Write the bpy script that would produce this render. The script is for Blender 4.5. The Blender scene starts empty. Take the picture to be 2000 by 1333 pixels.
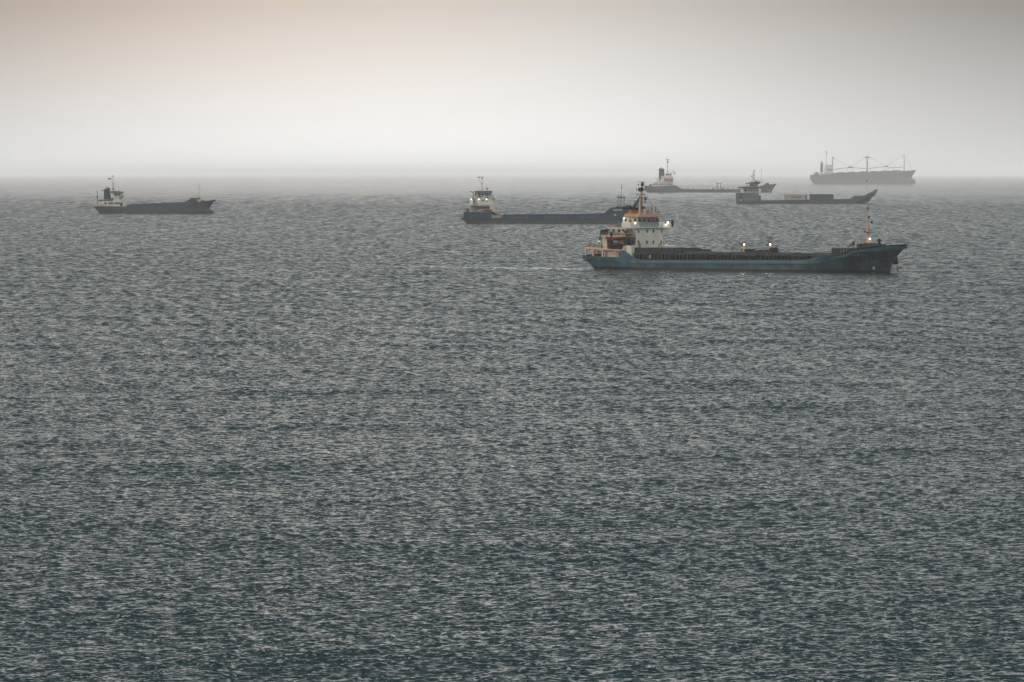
import bpy, bmesh, math, random
import numpy as np
from mathutils import Vector, Matrix

random.seed(7)
rng = np.random.default_rng(11)
SC = bpy.context.scene
COL = SC.collection
R = math.radians

# ------------------------------------------------------------------ camera
CAM_H = 23.4            # lookout height above the water, metres
FPX = 12000.0           # focal length in pixels of a 2000 px wide frame (216 mm)
HORIZON = 340.0
PITCH = math.atan((666.5 - HORIZON) / FPX)
cam_data = bpy.data.cameras.new('camera')
cam_data.sensor_width = 36.0
cam_data.lens = 36.0 * FPX / 2000.0
cam_data.clip_start = 1.0
cam_data.clip_end = 300000.0
cam = bpy.data.objects.new('camera', cam_data)
cam.location = (0, 0, CAM_H)
cam.rotation_euler = (math.pi / 2 - PITCH, 0, 0)
COL.objects.link(cam)
SC.camera = cam

# ------------------------------------------------------------------ render settings
SC.view_settings.view_transform = 'Standard'
SC.view_settings.look = 'None'
SC.view_settings.gamma = 1.0
SC.view_settings.use_curve_mapping = False
SC.view_settings.exposure = 0.0
SC.cycles.max_bounces = 5
SC.cycles.diffuse_bounces = 2
SC.cycles.glossy_bounces = 3
SC.cycles.volume_bounces = 0
SC.cycles.use_denoising = True
SC.cycles.denoiser = 'OPENIMAGEDENOISE'
SC.cycles.denoising_input_passes = 'RGB_ALBEDO_NORMAL'
SC.cycles.sample_clamp_indirect = 2.0
SC.cycles.sample_clamp_direct = 4.0

# ------------------------------------------------------------------ world: hazy sky
SUN_EL, SUN_ROT = R(16), R(262)
w = bpy.data.worlds.new('World')
SC.world = w
w.use_nodes = True
nt = w.node_tree
nt.nodes.clear()
def N(t, **k):
    n = nt.nodes.new(t)
    for a, b in k.items():
        setattr(n, a, b)
    return n
def M_(op, a, b=None, c=None):
    n = nt.nodes.new('ShaderNodeMath'); n.operation = op
    for i, v in enumerate((a, b, c)):
        if v is None: continue
        if isinstance(v, (int, float)): n.inputs[i].default_value = v
        else: nt.links.new(v, n.inputs[i])
    return n.outputs[0]
sky = N('ShaderNodeTexSky', sky_type='NISHITA', sun_disc=False, sun_elevation=SUN_EL, sun_rotation=SUN_ROT,
        air_density=1.0, dust_density=5.0, ozone_density=1.0)
tc = N('ShaderNodeTexCoord')
sep = N('ShaderNodeSeparateXYZ'); nt.links.new(tc.outputs['Generated'], sep.inputs[0])
dx, dy, dz = sep.outputs
ramp = N('ShaderNodeValToRGB')
cr = ramp.color_ramp
SKY_K = 5.0
SKY_STOPS = [(0.0, (.56, .565, .56)), (0.028, (.21, .195, .175)), (0.045, (.66, .655, .645)), (0.08, (.45, .46, .45)), (0.16, (.22, .24, .235)), (0.24, (.055, .075, .074)), (0.68, (.05, .07, .07)), (0.78, (3.7, 3.75, 3.8)), (1.0, (4.5, 4.55, 4.6))]
SKY_STOPS = [(p, tuple(x / SKY_K for x in c)) for p, c in SKY_STOPS]
cr.elements[0].position = 0.0; cr.elements[0].color = SKY_STOPS[0][1] + (1,)
cr.elements[1].position = 1.0; cr.elements[1].color = SKY_STOPS[-1][1] + (1,)
for p, c in SKY_STOPS[1:-1]:
    e = cr.elements.new(p); e.color = c + (1,)
nt.links.new(dz, ramp.inputs[0])
# bright patch of sky behind the haze, dead ahead
az = M_('ARCTAN2', M_('ADD', dx, 0.016), dy)
ga = M_('EXPONENT', M_('MULTIPLY', M_('POWER', M_('ABSOLUTE', M_('DIVIDE', az, 0.080)), 2.0), -1.0))
ge = M_('EXPONENT', M_('MULTIPLY', M_('POWER', M_('DIVIDE', M_('MAXIMUM', dz, 0.0), 0.06), 2.0), -1.0))
glow = M_('MULTIPLY', ga, ge)
gcol = N('ShaderNodeMix', data_type='RGBA')
gcol.inputs['A'].default_value = (.58, .575, .56, 1)
gcol.inputs['B'].default_value = (.66, .52, .42, 1)
leftw = M_('MINIMUM', M_('MAXIMUM', M_('MULTIPLY_ADD', az, -8.0, 0.55), 0.3), 1.0)
nt.links.new(M_('MULTIPLY', leftw, M_('MINIMUM', M_('DIVIDE', M_('MAXIMUM', dz, 0.0), 0.026), 1.0)), gcol.inputs['Factor'])
gm = N('ShaderNodeVectorMath', operation='SCALE')
nt.links.new(gcol.outputs['Result'], gm.inputs[0]); nt.links.new(glow, gm.inputs['Scale'])
bg1 = N('ShaderNodeBackground'); nt.links.new(sky.outputs[0], bg1.inputs[0]); bg1.inputs[1].default_value = 0.02; sky.dust_density = 8.0
add = N('ShaderNodeVectorMath', operation='ADD')
rs = N('ShaderNodeVectorMath', operation='SCALE'); nt.links.new(ramp.outputs[0], rs.inputs[0]); rs.inputs['Scale'].default_value = SKY_K
nt.links.new(rs.outputs[0], add.inputs[0]); nt.links.new(gm.outputs[0], add.inputs[1])
bg2 = N('ShaderNodeBackground'); nt.links.new(add.outputs[0], bg2.inputs[0]); bg2.inputs[1].default_value = 0.95
ash = N('ShaderNodeAddShader'); nt.links.new(bg1.outputs[0], ash.inputs[0]); nt.links.new(bg2.outputs[0], ash.inputs[1])
out = N('ShaderNodeOutputWorld'); nt.links.new(ash.outputs[0], out.inputs[0])

# ------------------------------------------------------------------ sun (veiled, low, from the left)
sd = bpy.data.lights.new('sun', 'SUN')
sd.energy = 0.9; sd.angle = R(12); sd.color = (1.0, .86, .72)
sun = bpy.data.objects.new('sun', sd); COL.objects.link(sun)
sv = Vector((math.sin(SUN_ROT) * math.cos(SUN_EL), math.cos(SUN_ROT) * math.cos(SUN_EL), math.sin(SUN_EL)))
sun.rotation_euler = sv.to_track_quat('Z', 'Y').to_euler()
sun.location = (-300, 0, 200)

# ------------------------------------------------------------------ materials
class NT:
    def __init__(s, name):
        s.m = bpy.data.materials.new(name); s.m.use_nodes = True
        s.t = s.m.node_tree; s.t.nodes.clear()
    def n(s, t, **k):
        x = s.t.nodes.new(t)
        for a, b in k.items(): setattr(x, a, b)
        return x
    def l(s, a, b): s.t.links.new(a, b)
    def math(s, op, a, b=None, c=None, clamp=False):
        n = s.t.nodes.new('ShaderNodeMath'); n.operation = op; n.use_clamp = clamp
        for i, v in enumerate((a, b, c)):
            if v is None: continue
            if isinstance(v, (int, float)): n.inputs[i].default_value = v
            else: s.l(v, n.inputs[i])
        return n.outputs[0]

MATS = {}
def paint(name, col, rust=0.25, rough=0.6, col2=None, split=None, rust_col=(.10, .045, .025), streak=1.0, mottle=.25):
    """weathered ship paint: mottled colour, vertical rust streaks, optional antifouling below z=split"""
    if name in MATS: return MATS[name]
    q = NT(name)
    tc = q.n('ShaderNodeTexCoord')
    mp = q.n('ShaderNodeMapping'); mp.inputs['Scale'].default_value = (1.1, 1.1, 0.13)
    q.l(tc.outputs['Object'], mp.inputs[0])
    n1 = q.n('ShaderNodeTexNoise'); n1.inputs['Scale'].default_value = 1.3 * streak; n1.inputs['Detail'].default_value = 6
    q.l(mp.outputs[0], n1.inputs['Vector'])
    n2 = q.n('ShaderNodeTexNoise'); n2.inputs['Scale'].default_value = .35; n2.inputs['Detail'].default_value = 5
    q.l(tc.outputs['Object'], n2.inputs['Vector'])
    base = q.n('ShaderNodeMix', data_type='RGBA')
    d = tuple(c * (1 - mottle) for c in col); b_ = tuple(min(c * (1 + mottle), 1) for c in col)
    base.inputs['A'].default_value = d + (1,); base.inputs['B'].default_value = b_ + (1,)
    q.l(q.math('MULTIPLY_ADD', n2.outputs[0], 2.4, -.7, clamp=True), base.inputs['Factor'])
    cur = base.outputs['Result']
    if col2:
        sp = q.n('ShaderNodeSeparateXYZ'); q.l(tc.outputs['Object'], sp.inputs[0])
        mx = q.n('ShaderNodeMix', data_type='RGBA'); mx.inputs['B'].default_value = col2 + (1,)
        q.l(cur, mx.inputs['A'])
        f = q.math('MULTIPLY', q.math('SUBTRACT', split, sp.outputs[2]), 6.0, clamp=True)
        q.l(f, mx.inputs['Factor']); cur = mx.outputs['Result']
    rs = q.n('ShaderNodeMix', data_type='RGBA'); rs.inputs['B'].default_value = rust_col + (1,)
    q.l(cur, rs.inputs['A'])
    th = .72 - rust * .4
    q.l(q.math('MULTIPLY', q.math('MULTIPLY', q.math('SUBTRACT', n1.outputs[0], th), 7.0, clamp=True), .8), rs.inputs['Factor'])
    p = q.n('ShaderNodeBsdfPrincipled'); q.l(rs.outputs['Result'], p.inputs['Base Color'])
    p.inputs['Roughness'].default_value = rough; p.inputs['Specular IOR Level'].default_value = .15
    o = q.n('ShaderNodeOutputMaterial'); q.l(p.outputs[0], o.inputs[0])
    MATS[name] = q.m
    return q.m
def emit(name, col, strength):
    if name in MATS: return MATS[name]
    q = NT(name)
    e = q.n('ShaderNodeEmission'); e.inputs[0].default_value = col + (1,); e.inputs[1].default_value = strength * .4
    o = q.n('ShaderNodeOutputMaterial'); q.l(e.outputs[0], o.inputs[0]); MATS[name] = q.m
    return q.m
def glassm():
    if 'window glass' in MATS: return MATS['window glass']
    q = NT('window glass')
    p = q.n('ShaderNodeBsdfPrincipled'); p.inputs['Base Color'].default_value = (.012, .016, .018, 1)
    p.inputs['Roughness'].default_value = .15
    n = q.n('ShaderNodeTexNoise'); n.inputs['Scale'].default_value = .7
    q.l(q.math('MULTIPLY', n.outputs[0], .4), p.inputs['Roughness'])
    o = q.n('ShaderNodeOutputMaterial'); q.l(p.outputs[0], o.inputs[0]); MATS['window glass'] = q.m
    return q.m

# ------------------------------------------------------------------ water
TH = R(45)      # heading of the near ship: its bow points towards the viewer's right
def pix_ray(u, v):
    cp, sp = math.cos(PITCH), math.sin(PITCH)
    a, b = (u - 1000.0) / FPX, (666.5 - v) / FPX
    return Vector((a, cp + b * sp, -sp + b * cp))
def on_water(u, v):
    d = pix_ray(u, v); t = CAM_H / -d.z
    return Vector((d.x * t, d.y * t, 0))
WAKE_A = on_water(1160, 526.5)
WAKE_DIR = Vector((-math.cos(TH), math.sin(TH), 0))

def water_material():
    q = NT('sea water')
    g = q.n('ShaderNodeNewGeometry')
    def slope(scale, stretch, amp, detail, rough=.6, off=0.):
        mp = q.n('ShaderNodeMapping'); mp.inputs['Scale'].default_value = (scale * stretch, scale, scale)
        mp.inputs['Location'].default_value = (off, off * .7, 0); mp.inputs['Rotation'].default_value = (0, 0, .12)
        q.l(g.outputs['Position'], mp.inputs[0])
        n = q.n('ShaderNodeTexNoise', noise_dimensions='2D'); n.inputs['Scale'].default_value = 1
        n.inputs['Detail'].default_value = detail; n.inputs['Roughness'].default_value = rough
        q.l(mp.outputs[0], n.inputs['Vector'])
        s = q.n('ShaderNodeVectorMath', operation='SUBTRACT'); q.l(n.outputs['Color'], s.inputs[0]); s.inputs[1].default_value = (.5, .5, .5)
        m = q.n('ShaderNodeVectorMath', operation='MULTIPLY'); q.l(s.outputs[0], m.inputs[0]); m.inputs[1].default_value = (amp * .8, amp, 0)
        return m.outputs[0]
    s1 = slope(6.0, .6, .7, 4)
    s2 = slope(3.2, .8, .7, 3, off=31.)
    a = q.n('ShaderNodeVectorMath', operation='ADD'); q.l(s1, a.inputs[0]); q.l(s2, a.inputs[1])
    # gusts: patches of rougher and smoother water
    mp = q.n('ShaderNodeMapping'); mp.inputs['Scale'].default_value = (.05, .03, 1); q.l(g.outputs['Position'], mp.inputs[0])
    gn = q.n('ShaderNodeTexNoise', noise_dimensions='2D'); gn.inputs['Scale'].default_value = 1; gn.inputs['Detail'].default_value = 4
    q.l(mp.outputs[0], gn.inputs['Vector'])
    gs = q.math('MULTIPLY_ADD', gn.outputs[0], 1.0, .5)
    # rougher water offshore
    spp = q.n('ShaderNodeSeparateXYZ'); q.l(g.outputs['Position'], spp.inputs[0])
    off = q.math('MULTIPLY', q.math('SUBTRACT', spp.outputs[1], 2500.0), 1 / 5000.0, clamp=True)
    gs = q.math('MULTIPLY', gs, q.math('MULTIPLY_ADD', off, 1.6, 1.0))
    sc = q.n('ShaderNodeVectorMath', operation='SCALE'); q.l(a.outputs[0], sc.inputs[0]); q.l(gs, sc.inputs['Scale'])
    b = q.n('ShaderNodeVectorMath', operation='ADD'); q.l(sc.outputs[0], b.inputs[0]); q.l(g.outputs['Normal'], b.inputs[1])
    nn = q.n('ShaderNodeVectorMath', operation='NORMALIZE'); q.l(b.outputs[0], nn.inputs[0])
    p = q.n('ShaderNodeBsdfPrincipled')
    p.inputs['Base Color'].default_value = (.001, .009, .011, 1)
    p.inputs['Roughness'].default_value = .07; p.inputs['IOR'].default_value = 1.333
    q.l(nn.outputs[0], p.inputs['Normal'])
    # foam of the wake: a broken streak along the near ship's track, fading astern
    rel = q.n('ShaderNodeVectorMath', operation='SUBTRACT'); q.l(g.outputs['Position'], rel.inputs[0]); rel.inputs[1].default_value = WAKE_A
    da = q.n('ShaderNodeVectorMath', operation='DOT_PRODUCT'); q.l(rel.outputs[0], da.inputs[0]); da.inputs[1].default_value = WAKE_DIR
    side = Vector((WAKE_DIR.y, -WAKE_DIR.x, 0))
    db = q.n('ShaderNodeVectorMath', operation='DOT_PRODUCT'); q.l(rel.outputs[0], db.inputs[0]); db.inputs[1].default_value = side
    along, across = da.outputs['Value'], db.outputs['Value']
    width = q.math('MULTIPLY_ADD', along, .12, 13.0)
    f = q.math('SUBTRACT', 1.0, q.math('DIVIDE', q.math('ABSOLUTE', across), width), clamp=True)
    f = q.math('MULTIPLY', f, q.math('GREATER_THAN', along, 0.0))
    f = q.math('MULTIPLY', f, q.math('SUBTRACT', 1.15, q.math('DIVIDE', along, 85.0), clamp=True))
    fn = q.n('ShaderNodeTexNoise'); fn.inputs['Scale'].default_value = .8; fn.inputs['Detail'].default_value = 5
    q.l(g.outputs['Position'], fn.inputs['Vector'])
    f = q.math('MULTIPLY', f, q.math('MULTIPLY', q.math('SUBTRACT', fn.outputs[0], .46), 9.0, clamp=True))
    f = q.math('MULTIPLY', f, .36)
    foam = q.n('ShaderNodeBsdfDiffuse'); foam.inputs[0].default_value = (.75, .77, .77, 1)
    mx = q.n('ShaderNodeMixShader'); q.l(f, mx.inputs[0]); q.l(p.outputs[0], mx.inputs[1]); q.l(foam.outputs[0], mx.inputs[2])
    o = q.n('ShaderNodeOutputMaterial'); q.l(mx.outputs[0], o.inputs[0])
    return q.m

def build_water():
    rows = [120.0]
    while rows[-1] < 150000:
        d = rows[-1]
        if d < 300: s = 4.0 if d < 255 else .16
        elif d < 800: s = .16 + (d - 300) * .00048
        elif d < 4000: s = .40 + (d - 800) * .0005
        else: s = 2.0 * (d / 4000.) ** (2 if d < 14000 else 3.3)
        rows.append(d + s)
    D = np.array(rows, dtype=np.float64)
    dr = np.gradient(D)
    half = .088
    NC = 900
    core = np.linspace(-half * 1.12, half * 1.12, NC)
    outer = half * 1.12 * np.array([1.15, 1.4, 1.8, 2.5, 4, 7, 12])
    cols = np.concatenate([-outer[::-1], core, outer])
    nr, nc = len(D), len(cols)
    X = (D[:, None] * cols[None, :]).astype(np.float32)
    Y = np.repeat(D[:, None], nc, axis=1).astype(np.float32)
    Z = np.zeros_like(X); DX = np.zeros_like(X); DY = np.zeros_like(X)
    ncomp = 180
    lam = .26 * (60. / .26) ** ((np.arange(ncomp) + rng.random(ncomp)) / ncomp)
    rng.shuffle(lam)
    dxl = 2 * half * 1.12 * D / NC
    # wave groups: slow amplitude changes
    G = np.zeros_like(X)
    for _ in range(26):
        a = rng.random() * 6.283; l = rng.uniform(1.3, 4.5)
        G += np.sin(2 * np.pi / l * (X * math.cos(a) + Y * math.sin(a)) + rng.random() * 6.283).astype(np.float32)
    G = np.clip(1 + .09 * G * np.clip((2600 - D) / 1600, 0, 1).astype(np.float32)[:, None], .3, 1.9)
    for i in range(ncomp):
        l = lam[i]
        th = R(-90 + 8) + float(np.clip(rng.normal(0, R(42)), -R(62), R(62)))
        k = 2 * math.pi / l
        # slope contribution per component, roughly equal per octave
        st = .039
        a = st / k
        wgt = np.clip((l - 1.9 * np.maximum(dr, dxl)) / (l * .5), 0, 1).astype(np.float32)
        if l > 1.3: wgt = wgt * np.clip((D - 260 * l) / (170 * l) , .15 if l < 3 else .04, 1).astype(np.float32)
        nz = np.nonzero(wgt > 1e-6)[0]
        last = int(nz[-1]) + 1 if len(nz) else 0
        if last == 0: continue
        ph = (k * (D[:last, None] * cols[None, :] * math.cos(th) + D[:last, None] * math.sin(th)) + rng.random() * 6.283) % (2 * math.pi)
        ph = ph.astype(np.float32)
        ww = wgt[:last, None] * a
        Z[:last] += ww * np.sin(ph)
        c = ww * np.cos(ph)
        DX[:last] += c * math.cos(th); DY[:last] += c * math.sin(th)
    Z *= G; X += DX * G * .35; Y += DY * G * .35
    co = np.stack([X, Y, Z], -1).reshape(-1, 3).astype(np.float32)
    idx = np.arange(nr * nc).reshape(nr, nc)
    q = np.stack([idx[:-1, :-1], idx[:-1, 1:], idx[1:, 1:], idx[1:, :-1]], -1).reshape(-1, 4)
    me = bpy.data.meshes.new('sea')
    me.vertices.add(len(co)); me.vertices.foreach_set('co', co.ravel())
    me.loops.add(q.size); me.loops.foreach_set('vertex_index', q.ravel().astype(np.int32))
    me.polygons.add(len(q)); me.polygons.foreach_set('loop_start', np.arange(0, q.size, 4, dtype=np.int32))
    me.polygons.foreach_set('use_smooth', np.ones(len(q), bool))
    me.update()
    me.materials.append(water_material())
    o = bpy.data.objects.new('sea', me); COL.objects.link(o)
    o['kind'] = 'structure'
    print('water verts', len(co), 'rows', nr)
build_water()

# ------------------------------------------------------------------ mesh helpers
class Ship:
    """a frame on the water: X forward, Y to port, Z up; knows how to measure points from the photo"""
    def __init__(s, u, v, th):
        s.o = on_water(u, v); s.th = th
        s.ax = Vector((math.cos(th), -math.sin(th), 0)); s.ay = Vector((math.sin(th), math.cos(th), 0))
        s.k = s.o.y / FPX
        s.c = Vector((0, 0, CAM_H)) - s.o
    def P(s, u, v, y=0.0):
        d = pix_ray(u, v); t = (y - s.c.dot(s.ay)) / d.dot(s.ay); p = s.c + d * t
        return Vector((p.dot(s.ax), y, p.z))
    def X(s, u, v, x):
        d = pix_ray(u, v); t = (x - s.c.dot(s.ax)) / d.dot(s.ax); p = s.c + d * t
        return Vector((x, p.dot(s.ay), p.z))
    def root(s, name, label, cat, group=None, base=(0, 0, 0)):
        o = bpy.data.objects.new(name, None); COL.objects.link(o)
        b = Vector(base)
        o.location = s.o + s.ax * b.x + s.ay * b.y + Vector((0, 0, b.z))
        o.rotation_euler = (0, 0, -s.th)
        o['label'] = label; o['category'] = cat
        if group: o['group'] = group
        return o

SPLIT = {'mast_fitting', 'wing_bulwark', 'mast_platform', 'raft_pole', 'draught_mark', 'signal_ball', 'ramp_stay', 'deck_pillar', 'store_stiffener',
         'bulwark_stanchion', 'radar', 'antenna', 'exhaust_pipe', 'bridge_wing', 'foredeck_locker', 'engine_casing', 'mast_yard', 'deck_gear', 'satellite_dome', 'deck_manifold', 'stay_wire'}
class MB:
    def __init__(s, off=(0, 0, 0)):
        s.v = []; s.f = []; s.off = Vector(off); s.parts = []
    def add(s, vs, fs):
        n = len(s.v); s.parts.append((len(s.v), len(s.v) + len(vs), len(s.f), len(s.f) + len(fs))); s.v += [Vector(v) for v in vs]; s.f += [tuple(i + n for i in f) for f in fs]
        return s
    def box(s, x0, x1, y0, y1, z0, z1, tx=0., ty=0.):
        """box; tx, ty: how far the top is drawn in"""
        vs = [(x0, y0, z0), (x1, y0, z0), (x1, y1, z0), (x0, y1, z0),
              (x0 + tx, y0 + ty, z1), (x1 - tx, y0 + ty, z1), (x1 - tx, y1 - ty, z1), (x0 + tx, y1 - ty, z1)]
        return s.add(vs, [(3, 2, 1, 0), (4, 5, 6, 7), (0, 1, 5, 4), (1, 2, 6, 5), (2, 3, 7, 6), (3, 0, 4, 7)])
    def tube(s, pts, r, n=6, r1=None):
        pts = [Vector(p) for p in pts]; r1 = r if r1 is None else r1
        rings = []
        for i, p in enumerate(pts):
            d = (pts[min(i + 1, len(pts) - 1)] - pts[max(i - 1, 0)]).normalized()
            a = d.orthogonal().normalized(); b = d.cross(a)
            rr = r + (r1 - r) * i / max(len(pts) - 1, 1)
            rings.append([p + (a * math.cos(2 * math.pi * j / n) + b * math.sin(2 * math.pi * j / n)) * rr for j in range(n)])
        vs = [v for g in rings for v in g]; fs = []
        for i in range(len(pts) - 1):
            for j in range(n):
                fs.append((i * n + j, i * n + (j + 1) % n, (i + 1) * n + (j + 1) % n, (i + 1) * n + j))
        fs.append(tuple(reversed(range(n)))); fs.append(tuple((len(pts) - 1) * n + j for j in range(n)))
        return s.add(vs, fs)
    def ball(s, c, r, sz=1.0, n=8):
        c = Vector(c); vs = [c + Vector((0, 0, -r * sz))]; m = n // 2
        for i in range(1, m):
            a = -math.pi / 2 + math.pi * i / m
            for j in range(n):
                b = 2 * math.pi * j / n
                vs.append(c + Vector((r * math.cos(a) * math.cos(b), r * math.cos(a) * math.sin(b), r * sz * math.sin(a))))
        vs.append(c + Vector((0, 0, r * sz))); fs = []
        for j in range(n): fs.append((0, 1 + (j + 1) % n, 1 + j))
        for i in range(m - 2):
            for j in range(n):
                fs.append((1 + i * n + j, 1 + i * n + (j + 1) % n, 1 + (i + 1) * n + (j + 1) % n, 1 + (i + 1) * n + j))
        t = len(vs) - 1
        for j in range(n): fs.append((t, 1 + (m - 2) * n + j, 1 + (m - 2) * n + (j + 1) % n))
        return s.add(vs, fs)
    def ring(s, c, R_, r, axis=1, n=16, m=6):
        c = Vector(c); vs = []; fs = []
        for i in range(n):
            a = 2 * math.pi * i / n
            for j in range(m):
                b = 2 * math.pi * j / m; q = R_ + r * math.cos(b)
                p = [q * math.cos(a), q * math.sin(a), r * math.sin(b)]
                p = (p[0], p[2], p[1]) if axis == 1 else ((p[2], p[0], p[1]) if axis == 0 else tuple(p))
                vs.append(c + Vector(p))
        for i in range(n):
            for j in range(m):
                fs.append((i * m + j, ((i + 1) % n) * m + j, ((i + 1) % n) * m + (j + 1) % m, i * m + (j + 1) % m))
        return s.add(vs, fs)
    def prism(s, prof, y0, y1):
        """profile [(x,z)...] extruded between y0 and y1"""
        n = len(prof)
        vs = [(x, y0, z) for x, z in prof] + [(x, y1, z) for x, z in prof]
        fs = [tuple(range(n)), tuple(reversed(range(n, 2 * n)))] + [(i, (i + 1) % n, n + (i + 1) % n, n + i) for i in range(n)]
        return s.add(vs, fs)
    def rail(s, pts, h=1.0, step=1.6, r=.035, bars=3):
        pts = [Vector(p) for p in pts]
        for b in range(1, bars + 1):
            s.tube([p + Vector((0, 0, h * b / bars)) for p in pts], r, 4)
        for a, b in zip(pts[:-1], pts[1:]):
            n = max(1, round((b - a).length / step))
            for i in range(n + (b is pts[-1])):
                p = a.lerp(b, i / n); s.tube([p, p + Vector((0, 0, h))], r * 1.1, 4)
        return s
    def stair(s, a, b, w, n=9):
        a, b = Vector(a), Vector(b)
        for q in (-w / 2, w / 2):
            o = Vector((0, q, 0))
            s.tube([a + o, b + o], .09, 4); s.tube([a + o + Vector((0, 0, .9)), b + o + Vector((0, 0, .9))], .03, 4)
        for i in range(1, n):
            p = a.lerp(b, i / n); s.box(p.x - .12, p.x + .12, p.y - w / 2, p.y + w / 2, p.z - .02, p.z + .02)
        return s
    def build(s, name, mat, parent=None, smooth=False, label=None, bevel=0):
        if name in SPLIT and len(s.parts) > 1:      # pieces that do not touch become parts of their own
            bb = []
            for a, b, c, d in s.parts:
                bb.append(([min(v[i] for v in s.v[a:b]) - .06 for i in range(3)], [max(v[i] for v in s.v[a:b]) + .06 for i in range(3)]))
            grp = list(range(len(bb)))
            for i in range(len(bb)):
                for j in range(i):
                    if all(bb[i][0][k] <= bb[j][1][k] and bb[j][0][k] <= bb[i][1][k] for k in range(3)):
                        gi, gj = grp[i], grp[j]; grp = [gj if g == gi else g for g in grp]
            if len(set(grp)) > 1:
                res = []
                for g in sorted(set(grp)):
                    m = MB(s.off)
                    for q, (a, b, c, d) in enumerate(s.parts):
                        if grp[q] == g: m.add(s.v[a:b], [tuple(i - a for i in f) for f in s.f[c:d]])
                    m.parts = m.parts[:1]; res.append(m.build(name, mat, parent, smooth, label, bevel))
                return res[0]
        me = bpy.data.meshes.new(name)
        me.from_pydata([v - s.off for v in s.v], [], s.f)
        bm = bmesh.new(); bm.from_mesh(me); bmesh.ops.recalc_face_normals(bm, faces=bm.faces); bm.to_mesh(me); bm.free()
        me.materials.append(mat)
        if smooth:
            me.polygons.foreach_set('use_smooth', [True] * len(me.polygons))
            me.set_sharp_from_angle(angle=R(35))
        o = bpy.data.objects.new(name, me); COL.objects.link(o)
        if parent: o.parent = parent
        if bevel:
            b = o.modifiers.new('bevel', 'BEVEL'); b.width = bevel; b.segments = 2; b.limit_method = 'ANGLE'
        if label: o['label'] = label
        return o

def interp(tab, x):
    xs = [a for a, b in tab]; ys = [b for a, b in tab]
    return float(np.interp(x, xs, ys))

def hull(name, mat, parent, aft, fwd, top, B, Le=(.30, .14), pe=(1.5, 2.3), La=(.2, .1), wa=(.5, .92), n=130, zb=-1.6, inset=.35, well=1.0):
    """lofted hull. aft / fwd: [(z,x)...] end profiles; top: [(x,z)...] sheer; B beam"""
    lev = [i / 16 for i in range(17)]
    zt_a, zt_f = interp(top, aft[-1][1]), interp(top, fwd[-1][1])
    xa0, xf0 = interp(aft, zt_a), interp(fwd, zt_f); L = xf0 - xa0
    ss = sorted(set([i / n for i in range(n + 1)] + [1 - .004, 1 - .002] +
                    [min(max((x - xa0) / L + e, 0), 1) for x, z in top for e in (-.0004, .0004)]))
    st = []
    for s_ in ss:
        zt = interp(top, xa0 + s_ * L)
        col = []
        for t in lev:
            z = zb + (zt - zb) * t
            tt = max(0., min(1., z / max(zt_f, .1)))
            x = interp(aft, z) * (1 - s_) + interp(fwd, z) * s_
            le = (Le[0] + (Le[1] - Le[0]) * tt) * L; pp = pe[0] + (pe[1] - pe[0]) * tt
            d = (1 - s_) * L
            b = 1 - (1 - min(d / le, 1)) ** pp
            la = (La[0] + (La[1] - La[0]) * tt) * L; wq = wa[0] + (wa[1] - wa[0]) * min(1, tt * 1.6)
            b *= wq + (1 - wq) * min(s_ * L / la, 1) ** .6
            col.append((x, max(b * B / 2, .04), z))
        st.append(col)
    m = MB(); nl = len(lev); vs = []
    for col in st:
        for x, b, z in col: vs.append((x, -b, z))
        for x, b, z in col: vs.append((x, b, z))
        x, b, z = col[-1]; bi = max(b - inset, .02)
        vs += [(x, -bi, z), (x, bi, z), (x, -bi, z - well), (x, bi, z - well)]
    W = 2 * nl + 4; fs = []
    for i in range(len(st) - 1):
        a, b = i * W, (i + 1) * W
        for j in range(nl - 1):
            fs.append((a + j, b + j, b + j + 1, a + j + 1))
            fs.append((a + nl + j, a + nl + j + 1, b + nl + j + 1, b + nl + j))
        ts, tp, si, pi_, sw, pw = nl - 1, 2 * nl - 1, 2 * nl, 2 * nl + 1, 2 * nl + 2, 2 * nl + 3
        for p, q in ((ts, si), (si, sw), (sw, pw), (pw, pi_), (pi_, tp)):
            fs.append((a + p, a + q, b + q, b + p))
    for e in (0, (len(st) - 1) * W):
        for j in range(nl - 1): fs.append((e + j, e + j + 1, e + nl + j + 1, e + nl + j))
    m.add(vs, fs)
    o = m.build(name, mat, parent, smooth=True)
    def side(x, z):
        s_ = min(max((x - xa0) / L, 0), 1)
        best = None
        for a in (0, 1):
            zt = interp(top, xa0 + s_ * L); tt = max(0., min(1., z / max(zt_f, .1)))
            xa, xf = interp(aft, z), interp(fwd, z); s_ = min(max((x - xa) / (xf - xa), 0), 1)
        le = (Le[0] + (Le[1] - Le[0]) * tt) * L; pp = pe[0] + (pe[1] - pe[0]) * tt
        b = 1 - (1 - min((1 - s_) * L / le, 1)) ** pp
        la = (La[0] + (La[1] - La[0]) * tt) * L; wq = wa[0] + (wa[1] - wa[0]) * min(1, tt * 1.6)
        return b * (wq + (1 - wq) * min(s_ * L / la, 1) ** .6) * B / 2
    return o, side

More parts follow.
